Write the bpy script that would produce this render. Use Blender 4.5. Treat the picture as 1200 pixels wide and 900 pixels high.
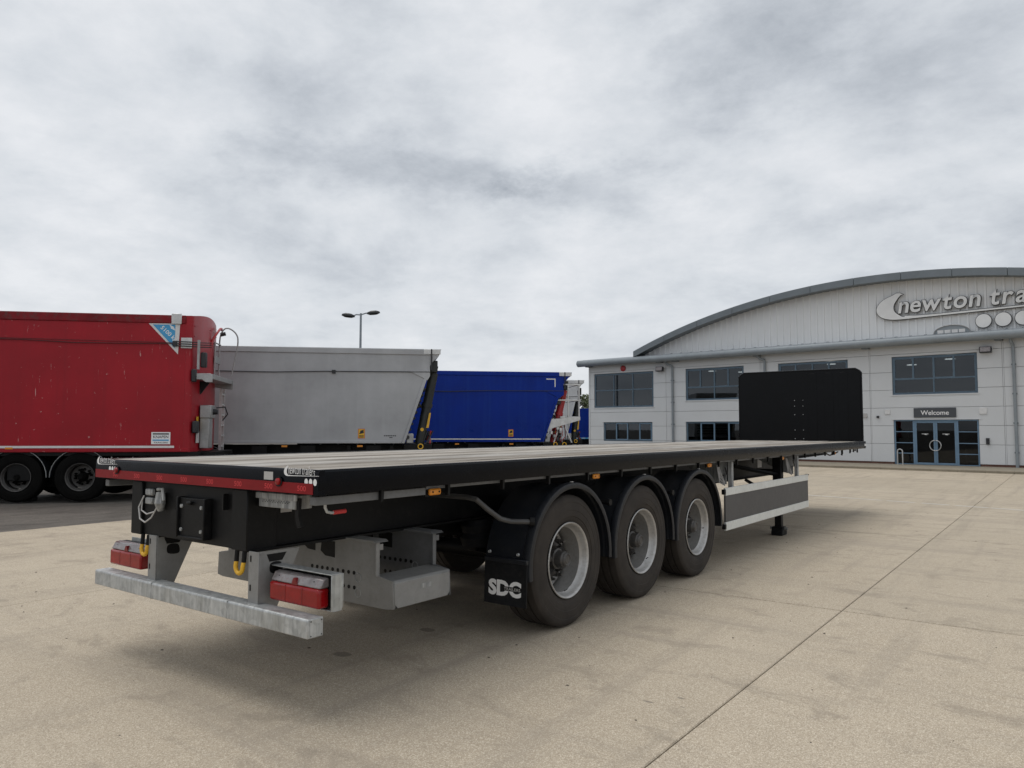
import bpy, bmesh, math, random
from mathutils import Vector, Matrix
random.seed(7)
R = math.radians
scene = bpy.context.scene
for o in list(bpy.data.objects): bpy.data.objects.remove(o)
col = scene.collection

# ------------------------------------------------------------------ camera
cam_d = bpy.data.cameras.new('camera'); cam = bpy.data.objects.new('camera', cam_d); col.objects.link(cam)
cr = Vector((0.80284, 0.59619, 0.0020)); cu = Vector((0.0345, -0.0498, 0.99816)); cf = Vector((-0.59519, 0.8013, 0.06055))
mw = Matrix.Identity(4)
for i in range(3):
    mw[i][0] = cr[i]; mw[i][1] = cu[i]; mw[i][2] = -cf[i]
mw.translation = (4.5475, -2.6501, 1.6005)
cam.matrix_world = mw
cam_d.sensor_fit = 'HORIZONTAL'; cam_d.sensor_width = 36.0; cam_d.lens = 26.33
cam_d.clip_start = 0.05; cam_d.clip_end = 6000
scene.camera = cam

# ------------------------------------------------------------------ sky, sun, exposure
SUN_EL, SUN_AZ = 73.0, 190.0          # azimuth in degrees counter-clockwise from +X (direction towards the sun)
EXPOSURE = 0.2
world = bpy.data.worlds.new('World'); scene.world = world; world.use_nodes = True
wn = world.node_tree.nodes; wl = world.node_tree.links; wn.clear()
def W(t, **k):
    n = wn.new(t)
    for a, b in k.items(): setattr(n, a, b)
    return n
wo = W('ShaderNodeOutputWorld'); bg = W('ShaderNodeBackground'); bg.inputs['Strength'].default_value = 0.1
sky = W('ShaderNodeTexSky', sky_type='NISHITA'); sky.sun_disc = False
sky.sun_elevation = R(SUN_EL); sky.sun_rotation = R(90 - SUN_AZ)
tc = W('ShaderNodeTexCoord'); sx = W('ShaderNodeSeparateXYZ'); wl.new(tc.outputs['Generated'], sx.inputs[0])
def wm(op, a, b):
    n = W('ShaderNodeMath', operation=op)
    for i, v in enumerate((a, b)):
        if v is None: continue
        if isinstance(v, (int, float)): n.inputs[i].default_value = v
        else: wl.new(v, n.inputs[i])
    return n.outputs[0]
zz = wm('ADD', wm('MAXIMUM', sx.outputs[2], 0.0), 0.16)
mpd = W('ShaderNodeMapping'); mpd.inputs['Scale'].default_value = (1, 1, 1.9); wl.new(tc.outputs['Generated'], mpd.inputs[0])
cx = W('ShaderNodeCombineXYZ'); cxs = wm('DIVIDE', sx.outputs[0], zz); cys = wm('DIVIDE', sx.outputs[1], zz); wl.new(cxs, cx.inputs[0]); wl.new(cys, cx.inputs[1])
def wnoise(scale, detail, rough, dist=0.0, off=0.0):
    mp = W('ShaderNodeMapping'); mp.inputs['Location'].default_value = (off, off * .7, 0); wl.new(cx.outputs[0], mp.inputs[0])
    n = W('ShaderNodeTexNoise'); n.inputs['Scale'].default_value = scale; n.inputs['Detail'].default_value = detail
    n.inputs['Roughness'].default_value = rough; n.inputs['Distortion'].default_value = dist
    wl.new(mp.outputs[0], n.inputs['Vector']); return n.outputs['Fac']
n1 = wnoise(1.3, 9, .60, .1, 5.3)
def dnoise(scale, detail, rough, dist, off):
    m2 = W('ShaderNodeMapping'); m2.inputs['Location'].default_value = (off, off * .3, off * .6); wl.new(mpd.outputs[0], m2.inputs[0])
    n = W('ShaderNodeTexNoise'); n.inputs['Scale'].default_value = scale; n.inputs['Detail'].default_value = detail; n.inputs['Roughness'].default_value = rough; n.inputs['Distortion'].default_value = dist
    wl.new(m2.outputs[0], n.inputs['Vector']); return n.outputs['Fac']
n2 = dnoise(3.6, 12, .64, .1, 1.7)
cl = wm('ADD', wm('MULTIPLY', n1, .45), wm('MULTIPLY', n2, .55))
n3 = dnoise(6.0, 12, .66, .1, 4.1)
def clump(px, py, az, rr, rt, amt, cur):          # a darker low cloud with ragged edges
    dx = wm('SUBTRACT', cxs, px); dy = wm('SUBTRACT', cys, py); ca, sa = math.cos(R(az)), math.sin(R(az))
    a = wm('DIVIDE', wm('ADD', wm('MULTIPLY', dx, ca), wm('MULTIPLY', dy, sa)), rr)
    b = wm('DIVIDE', wm('SUBTRACT', wm('MULTIPLY', dy, ca), wm('MULTIPLY', dx, sa)), rt)
    d = wm('SQRT', wm('ADD', wm('MULTIPLY', a, a), wm('MULTIPLY', b, b)), None)
    d = wm('ADD', d, wm('MULTIPLY', wm('SUBTRACT', n3, .5), 2.0))
    mr = W('ShaderNodeMapRange', interpolation_type='SMOOTHSTEP'); wl.new(d, mr.inputs[0])
    mr.inputs[1].default_value = .25; mr.inputs[2].default_value = 1.2; mr.inputs[3].default_value = amt; mr.inputs[4].default_value = 0
    return wm('SUBTRACT', cur, mr.outputs[0])
cl = clump(-1.0, 1.80, 119, .23, .34, .15, cl); cl = clump(-1.38, 1.37, 135, .22, .42, .13, cl)
cl = clump(-.46, 2.21, 102, .2, .22, .08, cl); cl = clump(-.46, 1.40, 110, .35, .22, .08, cl)
ramp = W('ShaderNodeValToRGB'); wl.new(cl, ramp.inputs[0])
er = ramp.color_ramp; er.elements[0].position = .22; er.elements[0].color = (.27, .30, .34, 1)
er.elements[1].position = .60; er.elements[1].color = (.72, .735, .76, 1)
e = er.elements.new(.40); e.color = (.50, .53, .57, 1)
e = er.elements.new(.48); e.color = (.60, .628, .662, 1)
sc = W('ShaderNodeVectorMath', operation='SCALE'); wl.new(ramp.outputs[0], sc.inputs[0]); sc.inputs['Scale'].default_value = 10.0
mixs = W('ShaderNodeMix', data_type='RGBA'); mixs.inputs['Factor'].default_value = .96
wl.new(sky.outputs[0], mixs.inputs['A']); wl.new(sc.outputs[0], mixs.inputs['B'])
wl.new(mixs.outputs['Result'], bg.inputs['Color']); wl.new(bg.outputs[0], wo.inputs[0])

sun_d = bpy.data.lights.new('sun', 'SUN'); sun_d.energy = 1.5; sun_d.angle = R(45); sun_d.color = (1, .965, .91)
sun = bpy.data.objects.new('sun', sun_d); col.objects.link(sun)
sd = Vector((math.cos(R(SUN_EL)) * math.cos(R(SUN_AZ)), math.cos(R(SUN_EL)) * math.sin(R(SUN_AZ)), math.sin(R(SUN_EL))))
sun.rotation_euler = sd.to_track_quat('Z', 'Y').to_euler(); sun.location = (0, 0, 40)
vs = scene.view_settings; vs.view_transform = 'Standard'; vs.look = 'None'; vs.gamma = 1; vs.exposure = EXPOSURE; vs.use_curve_mapping = False

# ------------------------------------------------------------------ material helpers
class NT:
    def __init__(s, name):
        s.m = bpy.data.materials.new(name); s.m.use_nodes = True; s.n = s.m.node_tree.nodes; s.l = s.m.node_tree.links
        s.b = s.n['Principled BSDF']; s.o = s.n['Material Output']; s._p = None
    def new(s, t, **k):
        n = s.n.new(t)
        for a, b in k.items(): setattr(n, a, b)
        return n
    def set(s, inp, v):
        if hasattr(v, 'is_output'): s.l.new(v, inp)
        elif isinstance(v, (tuple, list)): inp.default_value = tuple(v) + ((1,) if len(v) == 3 and len(inp.default_value) == 4 else ())
        else: inp.default_value = v
    def pos(s, obj=False):
        return s.new('ShaderNodeTexCoord').outputs['Object'] if obj else s.new('ShaderNodeNewGeometry').outputs['Position']
    def map(s, vec, scale=(1, 1, 1), loc=(0, 0, 0), rot=(0, 0, 0)):
        m = s.new('ShaderNodeMapping'); s.l.new(vec, m.inputs[0]); m.inputs['Scale'].default_value = scale; m.inputs['Location'].default_value = loc; m.inputs['Rotation'].default_value = rot
        return m.outputs[0]
    def noise(s, vec, scale, detail=4, rough=.55, dist=0):
        n = s.new('ShaderNodeTexNoise'); s.l.new(vec, n.inputs['Vector']); n.inputs['Scale'].default_value = scale; n.inputs['Detail'].default_value = detail; n.inputs['Roughness'].default_value = rough; n.inputs['Distortion'].default_value = dist
        return n.outputs['Fac']
    def vor(s, vec, scale, out='Distance', feature='F1'):
        n = s.new('ShaderNodeTexVoronoi', feature=feature); s.l.new(vec, n.inputs['Vector']); n.inputs['Scale'].default_value = scale
        return n.outputs[out]
    def ramp(s, fac, pts):
        r = s.new('ShaderNodeValToRGB'); s.l.new(fac, r.inputs[0]); el = r.color_ramp.elements
        while len(el) < len(pts): el.new(.5)
        for e, (p, c) in zip(el, pts):
            e.position = p; e.color = (c, c, c, 1) if isinstance(c, (int, float)) else tuple(c) + (1,)
        return r.outputs[0]
    def mix(s, fac, a, b, mode='MIX'):
        m = s.new('ShaderNodeMix', data_type='RGBA', blend_type=mode); s.set(m.inputs['Factor'], fac); s.set(m.inputs['A'], a); s.set(m.inputs['B'], b)
        return m.outputs['Result']
    def math(s, op, a, b=0.0):
        m = s.new('ShaderNodeMath', operation=op); s.set(m.inputs[0], a); s.set(m.inputs[1], b); return m.outputs[0]
    def sep(s, vec):
        x = s.new('ShaderNodeSeparateXYZ'); s.l.new(vec, x.inputs[0]); return x.outputs
    def bump(s, h, strength=.3, dist=.01):
        b = s.new('ShaderNodeBump'); s.l.new(h, b.inputs['Height']); b.inputs['Strength'].default_value = strength; b.inputs['Distance'].default_value = dist
        s.l.new(b.outputs[0], s.b.inputs['Normal'])
    def fin(s, color=None, rough=None, metal=None, spec=None):
        if color is not None: s.set(s.b.inputs['Base Color'], color)
        if rough is not None: s.set(s.b.inputs['Roughness'], rough)
        if metal is not None: s.set(s.b.inputs['Metallic'], metal)
        if spec is not None: s.set(s.b.inputs['Specular IOR Level'], spec)
        return s.m
def paint(name, c, rough=.45, metal=0, var=.25, scale=3, dirt=None, dirt_amt=.35, streak=False, spec=.5):
    t = NT(name); p = t.pos(True)
    n = t.noise(t.map(p, (1, 1, .18) if streak else (1, 1, 1)), scale, 6, .62)
    base = t.mix(t.ramp(n, [(.3, 0.), (.75, 1.)]), [x * (1 - var) for x in c], [min(1, x * (1 + var)) for x in c])
    n2 = t.noise(p, scale * 5.3, 5, .7)
    if dirt is not None:
        base = t.mix(t.math('MULTIPLY', t.ramp(n2, [(.48, 0.), (.8, 1.)]), dirt_amt), base, dirt)
    r = t.math('ADD', t.math('MULTIPLY', n2, .25), rough - .12)
    return t.fin(base, r, metal, spec)
def flat(name, c, rough=.5, metal=0, emit=0):
    t = NT(name); n = t.noise(t.pos(True), 30, 3)
    b = t.mix(n, [x * .92 for x in c], [min(1, x * 1.08) for x in c]); t.fin(b, rough, metal)
    if emit:
        t.set(t.b.inputs['Emission Color'], c); t.b.inputs['Emission Strength'].default_value = emit
    return t.m
M = {}
def m_concrete():
    t = NT('exposed_aggregate_concrete'); p = t.pos()
    big = t.noise(t.map(p, (1, .55, 1)), .45, 6, .6, .4); mid = t.noise(p, 3.2, 6, .65); fine = t.noise(p, 42, 4, .7)
    agg = t.vor(p, 190, 'Color'); aggd = t.vor(p, 190, 'Distance')
    base = t.mix(t.ramp(big, [(.25, 0.), (.75, 1.)]), (.415, .348, .262), (.535, .458, .357))
    base = t.mix(t.ramp(mid, [(.3, .5), (.75, 0.)]), base, (.385, .325, .25))
    sp = t.sep(agg)
    base = t.mix(t.ramp(sp[0], [(.0, .5), (.2, .4), (.24, 0.), (1, 0.)]), base, (.20, .16, .115))
    base = t.mix(t.ramp(sp[1], [(.0, 0.), (.74, 0.), (.8, .6), (1, .75)]), base, (.72, .65, .53))
    base = t.mix(t.math('MULTIPLY', fine, .25), base, (.35, .32, .28), 'MULTIPLY')
    # faint tyre scuffs along the driving direction and small drip stains
    scuff = t.noise(t.map(p, (2.2, .14, 1), rot=(0, 0, R(28))), 1.1, 5, .7)
    base = t.mix(t.ramp(scuff, [(.52, 0.), (.74, .62)]), base, (.25, .215, .175))
    scuff2 = t.noise(t.map(p, (.16, 1.8, 1), rot=(0, 0, R(-8))), .9, 5, .7)
    base = t.mix(t.ramp(scuff2, [(.51, 0.), (.74, .62)]), base, (.26, .225, .185))
    for (x, y, rx, ry) in ((.345, 1.0, .16, .11), (.37, 1.84, .13, .1), (2.5, 1.46, .07, .022), (2.63, 1.63, .05, .025), (2.7, 1.5, .03, .012), (-2.2, 6.2, .3, .18), (4.6, 6.6, .08, .02), (3.7, 9.1, .25, .05)):
        q = t.map(p, (1 / rx, 1 / ry, 0), (-x / rx, -y / ry, 0))
        ln = t.new('ShaderNodeVectorMath', operation='LENGTH'); t.l.new(q, ln.inputs[0])
        dd = t.math('ADD', ln.outputs['Value'], t.math('MULTIPLY', mid, .9))
        base = t.mix(t.ramp(dd, [(.9, .62), (1.45, 0.)]), base, (.10, .09, .08))
    blot = t.noise(t.map(p, (1, 1.6, 1)), 1.7, 7, .68, .6)
    base = t.mix(t.ramp(blot, [(.54, 0.), (.66, .5)]), base, (.225, .19, .15))
    oi = t.new('ShaderNodeObjectInfo').outputs['Random']
    base = t.mix(t.math('MULTIPLY', oi, .34), base, (.31, .27, .21))
    h = t.math('ADD', t.math('MULTIPLY', aggd, .6), t.math('MULTIPLY', fine, .4)); t.bump(h, .55, .006)
    return t.fin(base, t.math('ADD', t.math('MULTIPLY', mid, .2), .72), 0, .25)
M['concrete'] = m_concrete()
def m_asphalt():
    t = NT('worn_asphalt'); p = t.pos()
    a = t.noise(p, .5, 6, .6); f = t.vor(p, 70, 'Color'); s = t.sep(f)
    b = t.mix(a, (.075, .068, .060), (.135, .122, .107))
    b = t.mix(t.ramp(s[0], [(.0, .0), (.6, 0.), (1, .5)]), b, (.17, .16, .145))
    m2 = t.noise(t.map(p, (1, .35, 1)), 2.6, 7, .7, .5); b = t.mix(t.ramp(m2, [(.42, 0.), (.68, .7)]), b, (.045, .04, .035))
    m3 = t.noise(p, 7.0, 6, .7); b = t.mix(t.ramp(m3, [(.55, 0.), (.72, .5)]), b, (.20, .175, .145))
    t.bump(t.vor(p, 70), .5, .008)
    return t.fin(b, .85, 0, .3)
M['asphalt'] = m_asphalt()
def m_wood():
    t = NT('weathered_deck_wood'); p = t.pos(True); oi = t.new('ShaderNodeObjectInfo').outputs['Random']
    sh = t.new('ShaderNodeCombineXYZ'); t.set(sh.inputs[0], t.math('MULTIPLY', oi, 17.0)); t.set(sh.inputs[1], t.math('MULTIPLY', oi, 5.0))
    v = t.new('ShaderNodeVectorMath', operation='ADD'); t.l.new(p, v.inputs[0]); t.l.new(sh.outputs[0], v.inputs[1]); q = v.outputs[0]
    g = t.noise(t.map(q, (1, .03, 1)), 60, 7, .7, .3); pt = t.noise(t.map(q, (1, .25, 1)), 2.4, 6, .65); g2 = t.noise(t.map(q, (1, .05, 1)), 17, 5, .65, .4)
    b = t.mix(t.ramp(g, [(.3, 0.), (.7, 1.)]), (.29, .275, .255), (.58, .56, .525))
    b = t.mix(t.ramp(g2, [(.34, .85), (.52, 0.)]), b, (.13, .115, .10))
    b = t.mix(t.ramp(g2, [(.56, 0.), (.72, .7)]), b, (.70, .685, .65))
    b = t.mix(t.ramp(pt, [(.46, 0.), (.66, .65)]), b, (.235, .20, .165))
    b = t.mix(1.0, b, t.ramp(oi, [(0., (.50, .46, .42)), (.3, (.95, .93, .90)), (.5, (.62, .60, .58)), (.72, (1., 1., 1.)), (.9, (.70, .64, .57))]), 'MULTIPLY')
    t.bump(g, .5, .004)
    return t.fin(b, .8, 0, .25)
M['wood'] = m_wood()
def m_galv(name='galvanised_steel', lo=(.30, .315, .32), hi=(.54, .56, .565), rough=.5, metal=.55):
    t = NT(name); p = t.pos(True)
    sp = t.vor(p, 26, 'Color'); s = t.sep(sp); st = t.noise(t.map(p, (1, 1, .12)), 28, 6, .7); big = t.noise(p, 3.5, 5, .6)
    b = t.mix(t.math('MULTIPLY', s[0], .5), lo, hi); b = t.mix(t.ramp(st, [(.4, 0.), (.72, .75)]), b, (.66, .67, .66))
    b = t.mix(t.ramp(big, [(.48, 0.), (.75, .55)]), b, (.24, .235, .2))
    t.bump(st, .12, .003)
    return t.fin(b, t.math('ADD', t.math('MULTIPLY', st, .25), rough - .1), metal)
M['galv'] = m_galv()
M['galv_dark'] = m_galv('dull_galvanised_steel', (.17, .175, .18), (.30, .31, .315), .6, .4)
M['black'] = paint('black_gloss_paint', (.002, .0027, .0048), .24, 0, .25, 2, (.012, .0115, .011), .15, spec=.10)
M['black_chassis'] = paint('black_chassis_paint', (.005, .0052, .0058), .5, 0, .3, 3, (.03, .028, .026), .4, spec=.2)
M['headboard'] = paint('black_headboard_paint', (.0016, .002, .003), .2, 0, .25, 1.5, (.006, .006, .006), .3, spec=.16)
M['fender'] = paint('black_fender_plastic', (.010, .012, .016), .45, 0, .25, 5, (.04, .037, .034), .35, spec=.35)
M['flap'] = paint('black_rubber_flap', (.008, .009, .011), .6, 0, .3, 6, (.04, .036, .033), .4, spec=.2)
def m_tyre():
    t = NT('dusty_tyre_rubber'); p = t.pos(True); n = t.noise(p, 5, 6, .65); f = t.noise(p, 60, 4, .7)
    b = t.mix(t.ramp(n, [(.3, 0.), (.75, 1.)]), (.020, .0175, .016), (.046, .039, .033))
    b = t.mix(t.math('MULTIPLY', f, .3), b, (.06, .05, .042)); t.bump(f, .15, .003)
    return t.fin(b, .78, 0, .3)
M['tyre'] = m_tyre()
M['tyre_shaded'] = paint('shaded_parked_tyre', (.004, .0038, .0036), .75, 0, .3, 5, (.012, .011, .01), .4, spec=.08)  # near-black tyre copy for parked trailers, under-body shade put into the colour
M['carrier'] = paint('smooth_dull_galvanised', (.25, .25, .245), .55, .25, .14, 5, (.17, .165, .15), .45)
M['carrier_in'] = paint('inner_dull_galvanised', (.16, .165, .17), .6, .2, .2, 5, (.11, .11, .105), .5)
M['stay'] = paint('dull_grey_stay', (.075, .075, .075), .5, .3, .2, 8, (.12, .11, .1), .4)
M['red_grime'] = paint('grimy_red_rail', (.20, .010, .016), .5, 0, .3, 1.6, (.085, .06, .055), .95, spec=.2)
M['cord'] = paint('dark_red_cord', (.05, .016, .017), .8, 0, .2, 5)
M['rim'] = paint('silver_wheel_paint', (.44, .435, .425), .42, .55, .16, 6, (.24, .21, .18), .6)
M['hub'] = paint('dirty_grey_hub', (.085, .082, .08), .5, .5, .3, 14, (.17, .15, .13), .5)
M['red_strip'] = paint('red_reflective_tape', (.215, .007, .010), .4, 0, .12, 5, (.10, .012, .012), .3, spec=.2)
M['red_text'] = flat('bright_red_print', (.56, .035, .04), .4)
M['red_lens'] = paint('red_lamp_lens', (.27, .005, .007), .12, 0, .25, 10, (.14, .004, .005), .5, spec=.45)
M['red_dark'] = flat('deep_red_lens', (.16, .004, .006), .3)
M['clear_lens'] = paint('clear_lamp_lens', (.25, .235, .235), .14, .3, .3, 16, (.22, .09, .085), .75)
M['amber'] = flat('amber_lens', (.66, .24, .02), .25)
M['yellow'] = paint('yellow_paint', (.70, .40, .02), .5, 0, .15, 9, (.25, .16, .03), .5)
M['white'] = flat('white_vinyl', (.78, .78, .78), .5)
M['label'] = flat('grey_label', (.42, .41, .40), .5)
M['sidepanel'] = paint('dark_grey_guard_panel', (.060, .060, .062), .5, 0, .12, 2, (.10, .095, .09), .3)
M['sidestrip'] = paint('pale_aluminium_strip', (.68, .695, .67), .45, .1, .07, 4, (.36, .34, .30), .4)
M['red_grip'] = flat('red_grip', (.50, .03, .03), .5)
def m_body(name, c, dirt, scratch=0.0, rough=.38, spec=.25, amt=.5):
    t = NT(name); p = t.pos(True); x = t.sep(p)
    st = t.noise(t.map(p, (2.4, 2.4, .08)), 3.0, 6, .62); n = t.noise(p, .9, 5, .6)
    b = t.mix(t.ramp(n, [(.3, 0.), (.7, 1.)]), [k * .84 for k in c], [k * 1.14 for k in c])
    b = t.mix(t.ramp(st, [(.5, 0.), (.78, amt)]), b, dirt)
    if scratch:
        s1 = t.noise(t.map(p, (16, 16, 1.6), rot=(0, R(9), 0)), 1.0, 4, .7); s2 = t.noise(p, .8, 4, .6)
        k = t.math('MULTIPLY', t.ramp(s1, [(.64, 0.), (.67, 1.)]), t.ramp(s2, [(.48, 0.), (.6, 1.)]))
        b = t.mix(t.math('MULTIPLY', k, scratch), b, (.62, .50, .48))
        s3 = t.noise(p, 9, 5, .7); b = t.mix(t.math('MULTIPLY', t.ramp(s3, [(.66, 0.), (.69, 1.)]), scratch * .8), b, (.55, .40, .38))
    return t.fin(b, t.math('ADD', t.math('MULTIPLY', n, .2), rough - .1), 0, spec)
M['red_body'] = m_body('worn_red_body_paint', (.315, .009, .018), (.22, .011, .018), .8)
M['red_end'] = m_body('red_bulkhead_paint', (.315, .013, .022), (.24, .016, .022), .25)
M['grey_body'] = m_body('silver_grey_body_paint', (.37, .38, .395), (.44, .45, .465), 0, .42, .25, .3)
M['blue_body'] = m_body('deep_blue_body_paint', (.001, .022, .225), (.014, .06, .28), 0, .3, .15, .35)
M['white_body'] = m_body('pale_grey_body_paint', (.55, .56, .57), (.42, .42, .42), 0, .45)
M['alu'] = paint('grey_aluminium', (.34, .345, .35), .45, .4, .2, 5, (.2, .19, .18), .4)
M['alu_light'] = paint('light_aluminium', (.58, .585, .585), .42, .35, .15, 5, (.35, .34, .32), .4)
M['ram_dark'] = paint('dark_green_black_ram', (.010, .013, .013), .45, 0, .25, 6)
M['ram_red'] = paint('red_ram_paint', (.36, .02, .025), .4, 0, .15, 6)
M['strip_white'] = paint('white_reflective_strip', (.66, .66, .66), .4, 0, .08, 6, (.45, .42, .4), .4)
M['sign_blue'] = flat('sky_blue_print', (.05, .30, .56), .45)
M['black_print'] = flat('black_print', (.015, .016, .02), .5)
# building
M['facade'] = paint('pale_grey_facade_panel', (.595, .61, .625), .5, 0, .035, .7, (.56, .565, .56), .25, spec=.3)
M['cladding'] = paint('ribbed_white_grey_cladding', (.76, .775, .785), .5, 0, .03, .6, (.70, .70, .69), .25, spec=.3)
M['core'] = flat('dark_joint_filler', (.22, .225, .23), .8)
M['joint'] = flat('dark_joint_sealant', (.03, .028, .026), .9)
M['roof_steel'] = paint('slate_grey_roof_trim', (.155, .18, .20), .45, .1, .12, 1.5, (.2, .21, .22), .35)
M['tube'] = paint('blue_grey_eave_tube', (.235, .265, .29), .42, .1, .12, 2, (.36, .37, .37), .4)
M['frame'] = paint('blue_grey_window_frame', (.085, .135, .185), .42, 0, .12, 6)
M['frame_light'] = paint('blue_door_frame', (.13, .215, .31), .4, 0, .12, 6)
M['sign_face'] = paint('silver_sign_face', (.74, .745, .74), .38, .05, .06, 3)
M['sign_edge_shade'] = flat('sign_edge_shadow', (.06, .062, .065), .5)  # dark letter sides and outline, shadow gap put into the colour
M['charcoal'] = flat('charcoal_sign_board', (.055, .060, .070), .5)
M['brick'] = paint('brown_plinth_brick', (.12, .055, .04), .8, 0, .3, 20)
M['paving'] = paint('tan_paving', (.235, .205, .155), .85, 0, .2, 3, (.15, .13, .1), .5)
M['steel'] = flat('brushed_steel', (.55, .55, .55), .3, .9)
M['interior'] = flat('dim_office_interior', (.16, .165, .175), .9)
M['light'] = flat('lit_office_lamp', (1.0, .93, .80), .5, 0, 3.2)
def m_glass(name, tint, ior=1.6):
    t = NT(name); tr = t.new('ShaderNodeBsdfTransparent'); tr.inputs['Color'].default_value = tint + (1,)
    gl = t.new('ShaderNodeBsdfGlossy'); gl.inputs['Roughness'].default_value = .015; gl.inputs['Color'].default_value = (.9, .95, 1, 1)
    fr = t.new('ShaderNodeFresnel'); fr.inputs['IOR'].default_value = ior
    mx = t.new('ShaderNodeMixShader'); t.l.new(fr.outputs[0], mx.inputs[0]); t.l.new(tr.outputs[0], mx.inputs[1]); t.l.new(gl.outputs[0], mx.inputs[2]); t.l.new(mx.outputs[0], t.o.inputs[0])
    return t.m
M['glass'] = m_glass('tinted_window_glass', (.30, .33, .36), 1.62)
M['glass_clear'] = m_glass('door_glass', (.30, .31, .32), 1.42)
M['leaf'] = paint('tree_leaves', (.062, .078, .028), .6, 0, .45, 1.3)
M['bark'] = paint('tree_bark', (.10, .08, .06), .9, 0, .3, 8)
M['line'] = paint('worn_white_line', (.58, .57, .53), .8, 0, .15, 3, (.36, .31, .25), .9)
M['grit'] = paint('dark_grit', (.10, .085, .065), .9, 0, .5, 3)

# ------------------------------------------------------------------ mesh helpers
class MB:
    def __init__(s): s.v = []; s.f = []
    def add(s, vs, fs):
        k = len(s.v); s.v += [tuple(v) for v in vs]; s.f += [tuple(i + k for i in f) for f in fs]; return s
    def box(s, x0, x1, y0, y1, z0, z1):
        x0, x1 = sorted((x0, x1)); y0, y1 = sorted((y0, y1)); z0, z1 = sorted((z0, z1))
        return s.add([(x0, y0, z0), (x1, y0, z0), (x1, y1, z0), (x0, y1, z0), (x0, y0, z1), (x1, y0, z1), (x1, y1, z1), (x0, y1, z1)],
                     [(0, 3, 2, 1), (4, 5, 6, 7), (0, 1, 5, 4), (1, 2, 6, 5), (2, 3, 7, 6), (3, 0, 4, 7)])
    def prism(s, poly, axis, a, b):
        # poly in the two remaining axes, in the order (x,y), (x,z) or (y,z)
        def P(p, h): return {'x': (h, p[0], p[1]), 'y': (p[0], h, p[1]), 'z': (p[0], p[1], h)}[axis]
        ar = sum(poly[i][0] * poly[(i + 1) % len(poly)][1] - poly[(i + 1) % len(poly)][0] * poly[i][1] for i in range(len(poly)))
        if ar < 0: poly = poly[::-1]
        if axis == 'y': poly = poly[::-1]
        a, b = min(a, b), max(a, b); n = len(poly)
        fs = [tuple(range(n))[::-1], tuple(range(n, 2 * n))] + [(i, (i + 1) % n, n + (i + 1) % n, n + i) for i in range(n)]
        return s.add([P(p, a) for p in poly] + [P(p, b) for p in poly], fs)
    def cyl(s, p0, p1, r0, r1=None, n=16): return s.tube([p0, p1], [r0, r0 if r1 is None else r1], n)
    def tube(s, path, r, n=10, closed=False):
        path = [Vector(p) for p in path]; N = len(path); rs = r if isinstance(r, (list, tuple)) else [r] * N
        vs = []; fs = []; prev = None
        for i, p in enumerate(path):
            if closed: t = path[(i + 1) % N] - path[i - 1]
            else: t = path[min(i + 1, N - 1)] - path[max(i - 1, 0)]
            t.normalize()
            if prev is None:
                a = Vector((0, 0, 1)) if abs(t.z) < .9 else Vector((1, 0, 0)); u = t.cross(a).normalized()
            else: u = (prev - t * prev.dot(t)).normalized()
            prev = u; w = t.cross(u)
            vs += [p + (u * math.cos(2 * math.pi * k / n) + w * math.sin(2 * math.pi * k / n)) * rs[i] for k in range(n)]
        for i in range(N if closed else N - 1):
            j = (i + 1) % N
            fs += [(i * n + k, i * n + (k + 1) % n, j * n + (k + 1) % n, j * n + k) for k in range(n)]
        if not closed: fs += [tuple(range(n))[::-1], tuple(range((N - 1) * n, N * n))]
        return s.add(vs, fs)
    def lathe_x(s, prof, n=48, c=(0, 0, 0)):       # prof: list of (x, r), revolved about the x axis
        vs = []; fs = []
        for (x, r) in prof:
            vs += [(c[0] + x, c[1] + r * math.cos(2 * math.pi * k / n), c[2] + r * math.sin(2 * math.pi * k / n)) for k in range(n)]
        for i in range(len(prof) - 1):
            fs += [(i * n + k, i * n + (k + 1) % n, (i + 1) * n + (k + 1) % n, (i + 1) * n + k) for k in range(n)]
        return s.add(vs, fs)
    def mesh(s, name):
        me = bpy.data.meshes.new(name); me.from_pydata([tuple(v) for v in s.v], [], s.f); me.update(); return me
    def build(s, name, m, parent=None, bevel=0, ang=35, seg=1, fixn=False):
        me = s.mesh(name)
        if fixn:
            b = bmesh.new(); b.from_mesh(me); bmesh.ops.recalc_face_normals(b, faces=b.faces); b.to_mesh(me); b.free()
        return link(name, me, m, parent, bevel, ang, seg)
def link(name, me, m, parent=None, bevel=0, ang=35, seg=1):
    if m is not None and not me.materials: me.materials.append(M[m] if isinstance(m, str) else m)
    me.polygons.foreach_set('use_smooth', [True] * len(me.polygons))
    try: me.set_sharp_from_angle(angle=R(ang))
    except Exception: pass
    o = bpy.data.objects.new(name, me); col.objects.link(o)
    if parent is not None: o.parent = parent
    if bevel:
        md = o.modifiers.new('bevel', 'BEVEL'); md.width = bevel; md.segments = seg; md.limit_method = 'ANGLE'; md.angle_limit = R(40)
    return o
def thing(name, label, cat, loc=(0, 0, 0), rotz=0, group=None):
    o = bpy.data.objects.new(name, None); col.objects.link(o); o.location = loc; o.rotation_euler = (0, 0, rotz); o.empty_display_size = .3
    return tag(o, label, cat, group)
def tag(o, label, cat, group=None):
    o['label'] = label; o['category'] = cat
    if group: o['group'] = group
    return o
def struct(o): o['kind'] = 'structure'; return o
def dup(o, parent=None, loc=None):
    c = o.copy(); col.objects.link(c); c.parent = parent
    if loc is not None: c.location = loc
    for ch in list(o.children): dup(ch, c)
    return c
_tc = {}
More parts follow.
